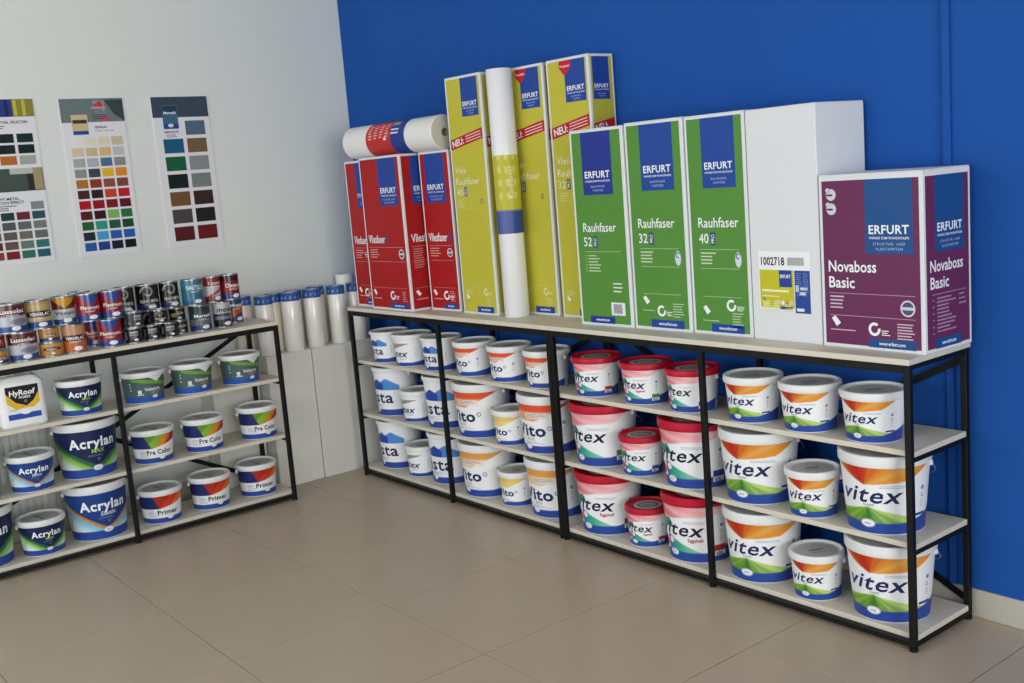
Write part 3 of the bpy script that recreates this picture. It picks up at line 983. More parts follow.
can('teal', .380, -1.164, Z2, .0505, CH, 'upper row, beside the swirl-pattern cans', 8)
can('rwhite', .375, -1.064, Z2, .041, CH, 'upper row between teal and dark red', 14)
can('oxred', .365, -0.970, Z2, .048, CH, 'upper row, last at the rack end', 14)
can('curl', .305, -1.465, CB, .046, CH, 'lower row, hidden behind squat grey can')
can('curl', .310, -1.352, CB, .050, CH, 'lower row, hidden behind squat swirl-pattern can')

# ------------------------------------------------------------------ wallpaper cartons on the right racks
TOP = RH
def carton(name, x0, y0, w, d, h, rz, z=TOP, ms=CARTON, flaps=True, label=None, group=None, cat='box'):
    """x0,y0: front left corner; returns the root Empty (base centre)"""
    c_, s_ = math.cos(R(rz)), math.sin(R(rz))
    cx, cy = x0 + c_ * w / 2 - s_ * d / 2, y0 + s_ * w / 2 + c_ * d / 2
    root = empty(name, (cx, cy, z), R(rz))
    MB().cbox(-w / 2, w / 2, -d / 2, d / 2, 0, h - 0.003, 0.002).build('body', ms, root)
    if flaps:
        for s in (-1, 1):
            b = MB()
            y0_, y1_ = (-d / 2 + 0.001, -0.001) if s < 0 else (0.001, d / 2 - 0.001)
            b.cbox(-w / 2 + 0.0015, w / 2 - 0.0015, y0_, y1_, h - 0.0029, h, 0.0008)
            b.build('flap', ms, root)
    tag(root, label, cat, group)
    return root
def front(w, d):
    return lambda x, y, l: (x - w / 2, -d / 2 - 0.0002 - 0.0003 * l, y)
def side(w, d):
    return lambda x, y, l: (w / 2 + 0.0002 + 0.0003 * l, x - d / 2, y)

LB, LW = '#24479a', '#eef1f6'
def logo(pr, x0, x1, y0, y1, l1, l2, blue=LB):
    w = x1 - x0
    hgt = y1 - y0
    pr.rect(x0, y0, x1, y1, blue, 2)
    yb = y0 + hgt * 0.27
    pr.text('ERFURT', (x0 + x1) / 2, yb, w * 0.155, LW, 0.020, 0, 'C', width=w * 0.84, space=1.06)
    pr.text('WÄNDE ZUM WOHLFÜHLEN', (x0 + x1) / 2, yb - w * 0.10, w * 0.042, LW, 0.01, 0, 'C', width=w * 0.84)
    yy = y0 + hgt * 0.115
    pr.text(l1, (x0 + x1) / 2, yy, w * 0.050, '#b9c6e4', 0.0, 0, 'C', space=1.25)
    pr.text(l2, (x0 + x1) / 2, yy - w * 0.095, w * 0.050, '#b9c6e4', 0.0, 0, 'C', space=1.25)
def web(pr, x0, x1, y0, h, blue=LB):
    pr.rect(x0, y0, x1, y0 + h, blue, 2)
    pr.text('www.erfurt.com', (x0 + x1) / 2, y0 + h * 0.33, h * 0.38, LW, 0.02, 0, 'C', width=(x1 - x0) * 0.55)
def page_icon(pr, x, y, s, col=LW):
    pr.poly([(x - s, y + 0.5 * s), (x - 0.2 * s, y + s), (x + s, y - 0.3 * s), (x + 0.1 * s, y - s)], col, 2)
    pr.poly([(x + 0.1 * s, y - s), (x + s, y - 0.3 * s), (x + s, y - 0.55 * s), (x + 0.1 * s, y - 1.25 * s)], '#3c4a78', 2)
def cee(pr, x, y, s, col=LW):
    pr.ring(x, y, s, s, s * 0.42, col, 2, 50, 370)
    pr.lines(x + s * 1.2, y - s * 0.1, 3, s * 1.5, s * 0.12, s * 0.3, col)
def badge(pr, x, y, s, col='#c9ced8'):
    pr.ring(x, y, s, s, s * 0.22, col, 2)
    pr.disc(x, y, s * 0.62, s * 0.62, '#4a567c', 2)
    pr.rect(x - s * 0.85, y - s * 0.18, x + s * 0.85, y + s * 0.18, col, 3)
def pro(pr, x, y, w, h):
    pr.rect(x, y, x + w, y + h, '#23397c', 2)
    pr.text('PRO', x + w * 0.80, y + h * 0.14, w * 0.62, LW, 0.01, 0, 'L', width=h * 0.72, rot=90)

def green_box(x0, y0, w, h, rz, num, style, label, d=0.14):
    root = carton('wallpaper_box', x0, y0, w, d, h, rz, label=label, group='green wallpaper boxes')
    g, m = '#558c3c', 0.012
    pr = Print()
    pr.rect(m, m, w - m * 1.1, h - m, g, 1)
    if style == 0:
        logo(pr, 0.062, 0.222, h - 0.252, h - m, 'RAUHFASER', 'TAPETEN', '#26388f')
    else:
        logo(pr, 0.075, 0.235 if w > .27 else 0.222, h - 0.252, h - m, 'RAUHFASER', 'TAPETEN', '#21479b')
    y = h - (0.395 if style == 0 else 0.388)
    pr.text('Rauhfaser', 0.046, y, 0.034, LW, 0.008, 0, 'L', width=0.180)
    pr.text(num, 0.046, y - 0.056, 0.034, LW, 0.008, 0, 'L', width=0.044)
    pro(pr, 0.098, y - 0.062, 0.022, 0.044)
    pr.rect(0.048, y - 0.078, w - 0.045, y - 0.0768, '#cfdcc5', 2)
    if style == 0:
        for i in range(6):
            pr.rect(0.048, y - 0.096 - i * 0.012, 0.055, y - 0.092 - i * 0.012, '#a9c29a', 2)
        pr.lines(0.064, y - 0.091, 6, 0.070, 0.005, 0.012, '#b9cdab')
        pr.lines(w - 0.095, 0.172, 3, 0.050, 0.005, 0.015, '#dfe8d8')
        pr.rect(w - 0.112, 0.046, w - 0.038, 0.096, '#e8e9ec', 2)
        for i in range(14):
            pr.rect(w - 0.100 + i * 0.0034, 0.053, w - 0.0985 + i * 0.0034 + 0.0006 * (i % 3), 0.090, '#77789a', 3)
        web(pr, 0.055, 0.190, m * 0.9, 0.028, '#26388f')
    else:
        pr.lines(0.050, y - 0.088, 4, 0.082, 0.005, 0.012, '#c5d6b8')
        pr.disc(w - 0.050, y - 0.112, 0.014, 0.027, '#cfd8e4', 2)
        pr.ring(w - 0.050, y - 0.100, 0.010, 0.011, 0.004, '#36508f', 3, 20, 300)
        pr.rect(0.050, y - 0.145, w - 0.045, y - 0.1438, '#cfdcc5', 2)
        pr.rect(0.050, 0.136, w - 0.045, 0.1372, '#cfdcc5', 2)
        page_icon(pr, 0.066, 0.112 if style == 1 else 0.088, 0.017)
        pr.lines(0.046, 0.075 if style == 1 else 0.052, 1, 0.09, 0.003, 0.01, '#b9cdab')
        cee(pr, 0.140 if style == 1 else 0.178, 0.074 if style == 1 else 0.108, 0.021)
        pr.lines(w - 0.088, 0.104 if style == 1 else 0.082, 6, 0.055, 0.0035, 0.0095, '#b9cdab')
        web(pr, 0.085, w - 0.036, m * 0.9, 0.030, '#21479b')
    pr.build(front(w, d), root, 'front_print', 'lettering')
    ps = Print()
    ps.rect(m, m, d - m, h - m, g, 1)
    logo(ps, d * 0.14, d * 0.86, h - 0.20, h - m, 'RAUHFASER', 'TAPETEN')
    ps.text('Rauhfaser', 0.02, h - 0.39, 0.022, LW, 0, 0, 'L', width=0.10)
    ps.text(num, 0.02, h - 0.43, 0.022, LW, 0, 0, 'L')
    ps.build(side(w, d), root, 'side_print', 'side_lettering')

green_box(2.110, -0.268, 0.286, 0.766, 1.5, '52', 0, 'green wallpaper box with barcode sticker, standing left of the three', 0.112)
green_box(2.402, -0.256, 0.284, 0.771, 0.8, '32', 1, 'green wallpaper box in the middle of the three')
green_box(2.691, -0.248, 0.268, 0.769, 0.0, '40', 2, 'green wallpaper box touching the plain white box')

def white_box():
    w, d, h = 0.284, 0.248, 0.766
    root = carton('wallpaper_box', 2.964, -0.250, w, d, h, -2.3, label='tall plain white cardboard box with a printed sticker', group=None)
    pr = Print()
    x0, x1 = 0.032, 0.245
    y0, y1 = 0.098, 0.300
    pr.rect(x0, y0 + 0.010, x1, y1, '#eef0f4', 1)
    yt = y1 - 0.062
    pr.rect(x0 + 0.004, y0 + 0.014, x0 + 0.146, yt, '#c2bd2e', 2)
    pr.rect(x0 + 0.149, y0, x1 - 0.002, yt, '#2c489a', 2)
    pr.rect(x0 + 0.086, yt - 0.056, x0 + 0.138, yt, '#2a4596', 3)
    pr.text('ERFURT', x0 + 0.112, yt - 0.026, 0.011, LW, 0.02, 0, 'C', width=0.044, layer=4)
    pr.text('1002718', x0 + 0.012, y1 - 0.046, 0.026, '#23252c', 0.02, 0, 'L', width=0.098)
    for i in range(16):
        pr.rect(x0 + 0.122 + i * 0.0042, y1 - 0.046, x0 + 0.1242 + i * 0.0042 + 0.001 * (i % 2), y1 - 0.020, '#8a8c96', 2)
    pr.lines(x0 + 0.012, yt - 0.066, 1, 0.118, 0.007, 0.01, '#eceec6', 3, 0.05)
    pr.lines(x0 + 0.012, yt - 0.086, 1, 0.08, 0.004, 0.01, '#e3e4b0', 3)
    for i in range(3):
        pr.lines(x0 + 0.014 + i * 0.046, yt - 0.104, 5, 0.036, 0.004, 0.007, '#dfe0a6', 3)
    for i in range(4):
        pr.disc(x0 + 0.080 + i * 0.018, y0 + 0.032, 0.006, 0.008, '#eceee0' if i != 2 else '#c98a2a', 3, 10)
    page_icon(pr, x0 + 0.020, y0 + 0.040, 0.009)
    pr.rect(x0 + 0.086, y0 + 0.010, x0 + 0.138, y0 + 0.019, '#2a4596', 3)
    for i in range(2):
        pr.lines(x0 + 0.155 + i * 0.028, yt - 0.008, 12, 0.022, 0.0028, 0.0066, '#6c82bf', 3)
    for q in ((0.153, 0.070, 0.012, 0.022), (0.170, 0.076, 0.030, 0.010), (0.168, 0.060, 0.024, 0.010), (0.155, 0.006, 0.030, 0.010)):
        pr.rect(x0 + q[0], y0 + q[1], x0 + q[0] + q[2], y0 + q[1] + q[3], '#dfe6ee', 3)
    pr.build(front(w, d), root, 'sticker', 'lettering')
white_box()

def purple_box():
    w, d, h = 0.361, 0.248, 0.540
    root = carton('wallpaper_box', 3.2545, -0.266, w, d, h, -2.0, label='short purple and blue wallpaper box at the right end of the rack')
    p, b, m = '#682e58', '#1f4f8c', 0.012
    def common(pr, W, lx0, lx1, tw):
        pr.rect(m, m, W - m, h - m * 1.6, p, 1)
        logo(pr, lx0, lx1, h - 0.243, h - m * 1.6, 'STRUKTUR- UND', 'VLIESTAPETEN', b)
    pr = Print()
    common(pr, w, 0.166, 0.328, 0)
    pr.text('Novaboss', 0.030, 0.240, 0.034, LW, 0.015, 0, 'L', width=0.172)
    pr.text('Basic', 0.030, 0.190, 0.034, LW, 0.015, 0, 'L', width=0.094)
    pr.rect(0.030, 0.172, w - 0.030, 0.1732, '#cdb9c8', 2)
    pr.lines(0.032, 0.164, 4, 0.072, 0.0045, 0.0115, '#cdbcc8')
    badge(pr, w - 0.055, 0.135, 0.025)
    pr.rect(0.030, 0.102, w - 0.030, 0.1032, '#cdb9c8', 2)
    page_icon(pr, 0.052, 0.084, 0.017)
    pr.lines(0.030, 0.058, 1, 0.105, 0.003, 0.01, '#cdbcc8')
    cee(pr, 0.190, 0.066, 0.021)
    pr.lines(w - 0.092, 0.088, 6, 0.062, 0.0035, 0.0088, '#cdbcc8')
    web(pr, 0.168, w - 0.028, m * 0.8, 0.027, b)
    for yy in (0.478, 0.434):
        pr.disc(0.046, yy, 0.018, 0.018, '#cfd2da', 2)
        pr.disc(0.034, yy + 0.014, 0.008, 0.007, '#cfd2da', 2)
        pr.rect(0.030, yy - 0.004, 0.052, yy + 0.002, '#4d2b52', 3)
    pr.build(front(w, d), root, 'front_print', 'lettering')
    ps = Print()
    common(ps, d, 0.058, 0.212, 0)
    ps.text('Novaboss', 0.030, 0.240, 0.034, LW, 0.015, 0, 'L', width=0.172)
    ps.text('Basic', 0.030, 0.190, 0.034, LW, 0.015, 0, 'L', width=0.096)
    ps.rect(0.040, 0.172, d - 0.030, 0.1732, '#cdb9c8', 2)
    ps.lines(0.062, 0.162, 10, 0.10, 0.0045, 0.011, '#a58aa0')
    ps.lines(0.178, 0.162, 3, 0.045, 0.0045, 0.014, '#a58aa0')
    for i in range(6):
        ps.rect(0.040, 0.154 - i * 0.020, 0.048, 0.158 - i * 0.020, '#a58aa0', 2)
    web(ps, 0.055, 0.190, m * 0.8, 0.030, b)
    ps.build(side(w, d), root, 'side_print', 'side_lettering')
purple_box()

def yellow_box(x0, y0, w, d, h, rz, num, heart, label):
    root = carton('wallpaper_box', x0, y0, w, d, h, rz, label=label, group='tall yellow wallpaper boxes')
    g, m = '#c0b93f', 0.011
    pr = Print()
    pr.rect(m, m, w - m, h - m, g, 1)
    lx0, lx1 = w * 0.44, w * 0.44 + 0.120
    logo(pr, lx0, lx1, h - 0.178, h - m, 'RAUHFASER', 'TAPETEN')
    if heart:
        hx, hy = lx0 + 0.002, h - m
        pr.poly([(hx - 0.030, hy), (hx - 0.034, hy - 0.026), (hx, hy - 0.062), (hx + 0.038, hy - 0.026), (hx + 0.036, hy)], '#c41f30', 3)
        pr.text('Neu gestaltet', hx + 0.002, hy - 0.026, 0.009, LW, 0.01, 0, 'C', width=0.058, layer=4)
    # slanting red band
    ya, yb = h - 0.320, h - 0.278
    pr.poly([(m, ya), (w - m, yb), (w - m, yb + 0.046), (m, ya + 0.046)], '#b0232c', 2)
    sl = math.degrees(math.atan2(yb - ya, w - 2 * m))
    pr.text('NEU:', m + 0.016, ya + 0.012, 0.028, LW, 0.02, 0, 'L', width=0.084, rot=sl)
    for i in range(3):
        yy = ya + (yb - ya) * 0.48 + 0.034 - i * 0.012
        pr.poly([(w * 0.48, yy), (w - m - 0.012, yy + (yb - ya) * 0.42), (w - m - 0.012, yy + (yb - ya) * 0.42 + 0.004), (w * 0.48, yy + 0.004)], '#ecc9cb', 3)
    y = h - 0.424
    pr.text('Vlies-', 0.028, y, 0.030, '#e3e3c0', 0.004, 0, 'L', width=0.086)
    pr.text('Rauhfaser', 0.028, y - 0.050, 0.030, '#e3e3c0', 0.004, 0, 'L', width=0.172)
    pr.text(num, 0.028, y - 0.098, 0.030, '#e3e3c0', 0.004, 0, 'L', width=0.044)
    pro(pr, 0.082, y - 0.103, 0.020, 0.042)
    pr.lines(0.030, y - 0.116, 4, 0.06, 0.004, 0.010, '#cfcf8a')
    pr.ring(w - 0.055, y - 0.126, 0.011, 0.012, 0.005, '#707a6e', 2)
    pr.rect(0.030, y - 0.157, w - 0.035, y - 0.1562, '#d3d394', 2)
    pr.rect(0.030, 0.128, w - 0.035, 0.1288, '#d3d394', 2)
    pr.lines(0.030, 0.114, 3, 0.06, 0.004, 0.009, '#cfcf8a')
    page_icon(pr, 0.044, 0.078, 0.013)
    cee(pr, w - 0.078, 0.104, 0.017, '#dedfb8')
    pr.lines(w - 0.078, 0.076, 6, 0.040, 0.003, 0.008, '#cfcf8a')
    web(pr, w * 0.42, w - 0.030, m * 0.9, 0.028)
    pr.build(front(w, d), root, 'front_print', 'lettering')
    ps = Print()
    ps.rect(m, m, d - m, h - m, '#bab33c', 1)
    dd = min(d, 0.2)
    logo(ps, d * 0.14, d * 0.80, h - 0.178, h - m, 'RAUHFASER', 'TAPETEN')
    ps.poly([(m, ya), (d - m, ya + 0.024), (d - m, ya + 0.070), (m, ya + 0.046)], '#b0232c', 2)
    ps.text('NEU:', m + 0.012, ya + 0.012, 0.028, LW, 0.02, 0, 'L', width=0.07, rot=sl)
    ps.build(side(w, d), root, 'side_print', 'side_lettering')
yellow_box(1.288, -0.254, 0.258, 0.236, 1.061, 0.5, '40', False, 'tall yellow wallpaper box beside the red boxes')
yellow_box(1.575, -0.150, 0.262, 0.136, 1.064, 1.0, '40', True, 'tall yellow wallpaper box behind the upright film-wrapped roll')
yellow_box(1.868, -0.152, 0.250, 0.140, 1.064, 1.0, '32', True, 'tall yellow wallpaper box behind the left green box')

def red_box(x0, y0, w, d, h, rz, label, lx=(0.42, 0.90), barcode=False):
    root = carton('wallpaper_box', x0, y0, w, d, h, rz, label=label, group='red wallpaper boxes')
    g, m = '#a81c20', 0.011
    for which in (0, 1):
        W = w if which == 0 else d
        pr = Print()
        pr.rect(m, m, W - m, h - m, g, 1)
        f = lx if which == 0 else (0.22, 0.80)
        logo(pr, W * f[0], W * f[1], h - 0.240, h - m, 'STRUKTUR- UND', 'VLIESTAPETEN')
        y = h - 0.420
        tw = min(0.150, W * 0.62)
        pr.text('Vliesfaser', 0.030, y, 0.038, LW, 0.015, 0, 'L', width=tw)
        pr.rect(0.030 + tw + 0.012, y - 0.004, 0.030 + tw + 0.024, y + 0.040, '#2b4a9a', 2)
        pr.rect(0.030, y - 0.022, W - 0.030, y - 0.0205, '#e0a9a6', 2)
        if which == 0:
            pr.lines(0.034, y - 0.032, 4, 0.085, 0.004, 0.012, '#dba5a2')
            badge(pr, W - 0.050, y - 0.054, min(0.024, W * 0.09), '#d7d6da')
        else:
            pr.lines(0.034, y - 0.032, 9, 0.075, 0.004, 0.011, '#cf8d8a')
        pr.rect(0.030, y - 0.092, W - 0.030, y - 0.0905, '#d59a97', 2)
        pr.rect(0.030, 0.110, W - 0.030, 0.1112, '#d59a97', 2)
        page_icon(pr, 0.045, 0.086, 0.016)
        pr.lines(0.030, 0.058, 1, 0.08, 0.004, 0.01, '#dba5a2')
        cee(pr, W * 0.56, 0.074, 0.022)
        pr.lines(W - 0.075, 0.096, 6, 0.045, 0.004, 0.009, '#cf8d8a')
        web(pr, W * 0.48, W - 0.034, m * 0.9, 0.028)
        if which == 1 and barcode:
            pr.rect(W - 0.125, 0.060, W - 0.085, 0.150, '#e6e6e6', 3)
        pr.build(front(w, d) if which == 0 else side(w, d), root, 'front_print' if which == 0 else 'side_print', 'lettering' if which == 0 else 'side_lettering')
red_box(0.408, -0.297, 0.190, 0.250, 0.744, 0.0, 'red wallpaper box at the far left end, half hidden by its neighbour', (0.52, 0.95))
red_box(0.606, -0.330, 0.366, 0.262, 0.752, 0.0, 'widest red wallpaper box standing forward under the lying roll', (0.46, 0.90), True)
red_box(1.002, -0.238, 0.236, 0.200, 0.752, 1.5, 'red wallpaper box touching the tall yellow box', (0.18, 0.82))

# ------------------------------------------------------------------ wallpaper rolls on and before the cartons
def spiral_end(root, r, z, name='cut_end', flip=False):
    b = MB()
    b.lathe([(0.016, z), (r * 0.55, z), (r - 0.002, z)], 40)
    return b.build(name, CUTEND, root)

def standing_roll():
    r, h = 0.056, 1.062
    root = empty('wallpaper_roll', (1.632, -0.214, TOP))
    tag(root, 'upright film-wrapped white wallpaper roll with yellow and blue band', 'wallpaper roll')
    MB().lathe([(0.017, 0.0), (r - 0.002, 0.0), (r, 0.003), (r, h - 0.003), (r - 0.002, h), (0.017, h), (0.017, h - 0.05), (0, h - 0.05)], 64).build('paper', FILM, root, 35)
    MB().lathe([(0.0165, h - 0.04), (0.0165, h + 0.001), (0.019, h + 0.001), (0.019, h - 0.0005)], 24).build('core', CORE, root, 40)
    def art(x, y):
        c = base(x, '#bcb532')
        c = blend(c, 0.5 * (np.sin(x * 60) > 0.3) * (np.sin(y * 38 + 2) > -0.2) * (x < 0.15) * (y > 0.4), C('#dedc9a'))
        c = blend(c, ss(x - 0.28) * ss(0.45 - x) * ss(y - 0.37) * ss(0.62 - y), C('#2f4a86'))
        c = blend(c, ss(0.30 - y), C('#2d4a8c'))
        c = blend(c, 0.6 * ss(0.30 - y) * ss(0.09 - np.abs(x + 0.05)), C('#5f6cae'))
        return c
    z0, z1 = 0.365, 0.700
    lab = link('label', label_mesh(art, lambda z: r, z0, z1, math.pi, nc=72, nr=60, off=0.0005), root)
    root.rotation_euler = (0, 0, R(42))
    pr = Print()
    H = z1 - z0
    pr.text('ERFURT', -0.20, 0.03, 0.09, LW, 0.02, 0, 'L', width=0.24, rot=90)
    pr.text('Rauhfaser', 0.10, 0.45, 0.06, '#ecebc4', 0.0, 0, 'L', width=0.42, rot=90)
    pr.build(wrap(lambda z: r, z0, H, r), lab, 'print', 'lettering', step=0.05)
standing_roll()

def lying_roll():
    r, L_ = 0.080, 0.750
    root = empty('wallpaper_roll', (0.832, -0.232, TOP + 0.752 + r))
    tag(root, 'white wallpaper roll lying on the red boxes, red paper band', 'wallpaper roll')
    def cyl(prof, n=56):
        b = MB().lathe(prof, n)
        b.v = [(z, x, y) for x, y, z in b.v]
        return b
    cyl([(0.018, -L_ / 2), (r - 0.003, -L_ / 2), (r, -L_ / 2 + 0.004), (r, L_ / 2 - 0.004), (r - 0.003, L_ / 2)]).build('paper', PAPER, root, 35)
    b = MB()
    prof = [(0.0175, L_ / 2 - 0.012)]
    k = 14
    for i in range(k):
        rr = 0.018 + (r - 0.022) * i / (k - 1)
        prof += [(rr, L_ / 2 + 0.0002 + 0.0012 * (i % 2))]
    prof.append((r - 0.003, L_ / 2 - 0.0002))
    e = cyl(prof)
    e.build('cut_end', CUTEND, root, 25)
    cyl([(0, L_ / 2 - 0.03), (0.0174, L_ / 2 - 0.03), (0.0174, L_ / 2 + 0.002), (0.0195, L_ / 2 + 0.002), (0.0195, L_ / 2 - 0.001)], 24).build('core', CORE, root, 40)
    a, b_ = -L_ / 2 + 0.215, -L_ / 2 + 0.545
    # printed band: wrapped sheet made of a red and a blue part
    bands = ((a, a + 0.210, '#bf3135'), (a + 0.210, a + 0.325, '#27408c'))
    me = MB()
    for i, (x0, x1, hx) in enumerate(bands):
        q = MB().lathe([(r + 0.0007, x0), (r + 0.0007, x1)], 56)
        me.add([(z, x, y) for x, y, z in q.v], q.f, i)
    lab = me.build('label', [flat(h) for _, _, h in bands], root, 60)
    pr = Print()
    for i in range(4):
        pr.lines(a + 0.022 + i * 0.047, 0.085 + 0.002 * i, 6, 0.034, 0.006, 0.013, '#e8b3ae')
    pr.text('ERFURT', a + 0.212, 0.075, 0.022, LW, 0.02, 0, 'L', width=0.062)
    pr.rect(a + 0.215, 0.03, a + 0.275, 0.055, '#dfe3ee', 2)
    pr.rect(a + 0.155, 0.005, a + 0.175, 0.018, '#ece6e6', 2)
    def mp(x, y, l):
        t = y / r - 0.15        # angle above the front (-y) line
        rr = r + 0.0007 + 0.0004 * l
        return (x, -math.cos(t) * rr, math.sin(t) * rr)
    pr.build(mp, lab, 'print', 'lettering')
    root.rotation_euler = (0, 0, R(2.0))
lying_roll()

# ------------------------------------------------------------------ plain white boxes and rolls in the corner
WB = 0.700
def plain_box(y0, y1, x1, label):
    root = empty('storage_box', (x1 / 2 + 0.006, (y0 + y1) / 2, 0.0))
    hx, hy = x1 / 2 - 0.006, (y1 - y0) / 2
    MB().cbox(-hx, hx, -hy, hy, 0.0, WB - 0.003, 0.003).build('body', CARTON_G, root)
    for s in (-1, 1):
        a, b = (-hx + 0.002, -0.001) if s < 0 else (0.001, hx - 0.002)
        MB().cbox(a, b, -hy + 0.002, hy - 0.002, WB - 0.0029, WB, 0.0008).build('flap', CARTON_G, root)
    tag(root, label, 'box', 'plain white boxes in the corner')
plain_box(-0.784, -0.528, 0.272, 'plain white tall box on the floor beside the left rack')
plain_box(-0.524, -0.268, 0.276, 'plain white tall box between the two racks, nearer the blue wall')
plain_box(-0.264, -0.016, 0.276, 'plain white tall box in the corner behind the right rack')
plain_box(-1.046, -0.790, 0.165, 'plain white tall box behind the end of the left rack')

def corner_roll(x, y, h, r, cream, label, band=True, rz=0):
    root = empty('film_roll', (x, y, WB), R(90 + rz))
    MB().lathe([(0.016, 0.0), (r - 0.002, 0.0), (r, 0.003), (r, h - 0.003), (r - 0.002, h), (0.016, h), (0.016, h - 0.03), (0, h - 0.03)], 40).build('film', ROLLT if cream else ROLLP, root, 35)
    if band:
        z0, z1 = h - 0.043, h - 0.006
        def art(x_, y_):
            c = base(x_, '#2b56a0')
            return blend(c, 0.55 * (np.sin(x_ * 9) > 0.75) * (np.abs(y_ - 0.5) < 0.22), C('#c6d3e8'))
        lab = link('label', label_mesh(art, lambda z: r, z0, z1, math.pi, nc=60, nr=8, off=0.0005), root)
        MB().lathe([(r + 0.0006, z1), (r + 0.0006, h + 0.0006), (r * 0.6, h + 0.0006)], 40).build('cap_film', flat('#3a5f9f'), root, 30)
    tag(root, label, 'film roll', 'rolls standing on the corner boxes')
corner_roll(.218, -0.741, .305, .0455, False, 'white film roll with blue top band, nearest the paint cans')
corner_roll(.219, -0.590, .305, .050, False, 'white film roll with blue top, second from left in front')
corner_roll(.217, -0.462, .305, .047, False, 'white film roll with blue top, third from left in front', rz=20)
corner_roll(.217, -0.318, .305, .047, False, 'white film roll with blue top, left of the right rack post', rz=40)
corner_roll(.217, -0.198, .305, .045, False, 'white film roll with blue top, behind the right rack post', rz=60)
corner_roll(.105, -0.805, .305, .045, True, 'cream film roll with blue top, back left against the white wall')
corner_roll(.125, -0.640, .300, .045, True, 'cream film roll with blue top, behind the first two front rolls', rz=30)
corner_roll(.105, -0.515, .300, .045, False, 'back-row film roll, its blue top between second and third', rz=50)
corner_roll(.118, -0.385, .305, .045, True, 'cream film roll with blue top, beside the right rack post', rz=10)
corner_roll(.105, -0.190, .350, .050, False, 'tallest plain white roll without a band beside the red box', band=False)

# ------------------------------------------------------------------ colour charts on the white wall
def poster(y0, y1, z0, z1, draw, label):
    root = empty('colour_chart', (0.0, (y0 + y1) / 2, z0), R(90))
    w, h = y1 - y0, z1 - z0
    MB().box(-w / 2, w / 2, -0.0035, -0.0003, 0, h).build('sheet', flat('#e3e3e8', 0.4), root)
    tag(root, label, 'colour chart', 'colour charts on the white wall')
    pr = Print()
    sw = []
    draw(pr, sw, w, h)
    pr.build(lambda x, y, l: (x - w / 2, -0.0036 - 0.0002 * l, y), root, 'picture', 'lettering')
    cache = {}
    for x, y, a, b, hx in sw:
        o = MB().box(-a / 2, a / 2, -0.0046, -0.0036, -b / 2, b / 2).build('swatch', flat(hx, 0.35), root)
        o.location = (x - w / 2, 0, y)

def grid(sw, x0, x1, ytop, ybot, cols, rows):
    n, m = len(rows[0]), len(rows)
    dx, dy = (x1 - x0) / n, (ytop - ybot) / m
    for j, row in enumerate(rows):
        for i, hx in enumerate(row):
            if hx:
                sw.append((x0 + dx * (i + 0.5), ytop - dy * (j + 0.5), dx * 0.84, dy * 0.80, hx))

def chart_mid(pr, sw, w, h):
    pr.rect(0, h * 0.852, w, h, '#6b7a7d', 1)
    pr.rect(w * .52, h * .90, w * .70, h * .985, '#7f9a9c', 2)
    pr.poly([(w * .70, h * .99), (w, h * .99), (w, h * .852), (w * .84, h * .90)], '#3b4648', 2)
    pr.poly([(w * .50, h * .955), (w * .64, h * .985), (w * .68, h * .955), (w * .64, h * .945)], '#c43a4c', 3)
    pr.rect(w * .48, h * .935, w * .72, h * .945, '#d8899a', 3)
    pr.rect(w * .60, h * .86, w * .76, h * .885, '#b84f62', 3)
    pr.lines(w * .50, h * .93, 5, w * .25, 0.004, 0.010, '#4a4550', 3)
    pr.poly([(w * .15, h * .90), (w * .41, h * .90), (w * .40, h * .775), (w * .16, h * .775)], '#cdbb8e', 3)
    pr.rect(w * .17, h * .845, w * .39, h * .868, '#4a3a2e', 4)
    pr.rect(w * .16, h * .775, w * .40, h * .798, '#2c4a94', 4)
    pr.text('VERNILAC', w * .50, h * .812, 0.011, '#22262c', 0.02, 0, 'L', width=w * .20)
    pr.text('Colour collection', w * .50, h * .792, 0.008, '#4a4e55', 0.0, 0, 'L', width=w * .30)
    grid(sw, w * .08, w * .94, h * .765, h * .03, 4, [
        ['#e6e5e3', '#e2dbc8', '#e0d6bd', '#cdbda2'], ['#d9c7a8', '#cfbc8f', '#d9b97a', '#bfc1c0'], ['#a9aaa8', '#aeb4bc', '#4f7394', '#8b918f'],
        ['#8f9291', '#43494d', '#e3b72e', '#df8e20'], ['#b3722a', '#8f3a22', '#8f4f42', '#7d463f'], ['#4f231d', '#34191a', '#c6432a', '#bf2026'],
        ['#b3151f', '#94141f', '#7f1a22', '#5f151d'], ['#5c161e', '#3a1519', '#7fb35f', '#27713a'], ['#25602f', '#2f9a80', '#1f5c3c', '#1c4c33'],
        ['#1f2d33', '#46a0cf', '#2f5cab', '#1e62b0'], ['#2260a0', '#1f4292', '#141f3f', '#15191d']])

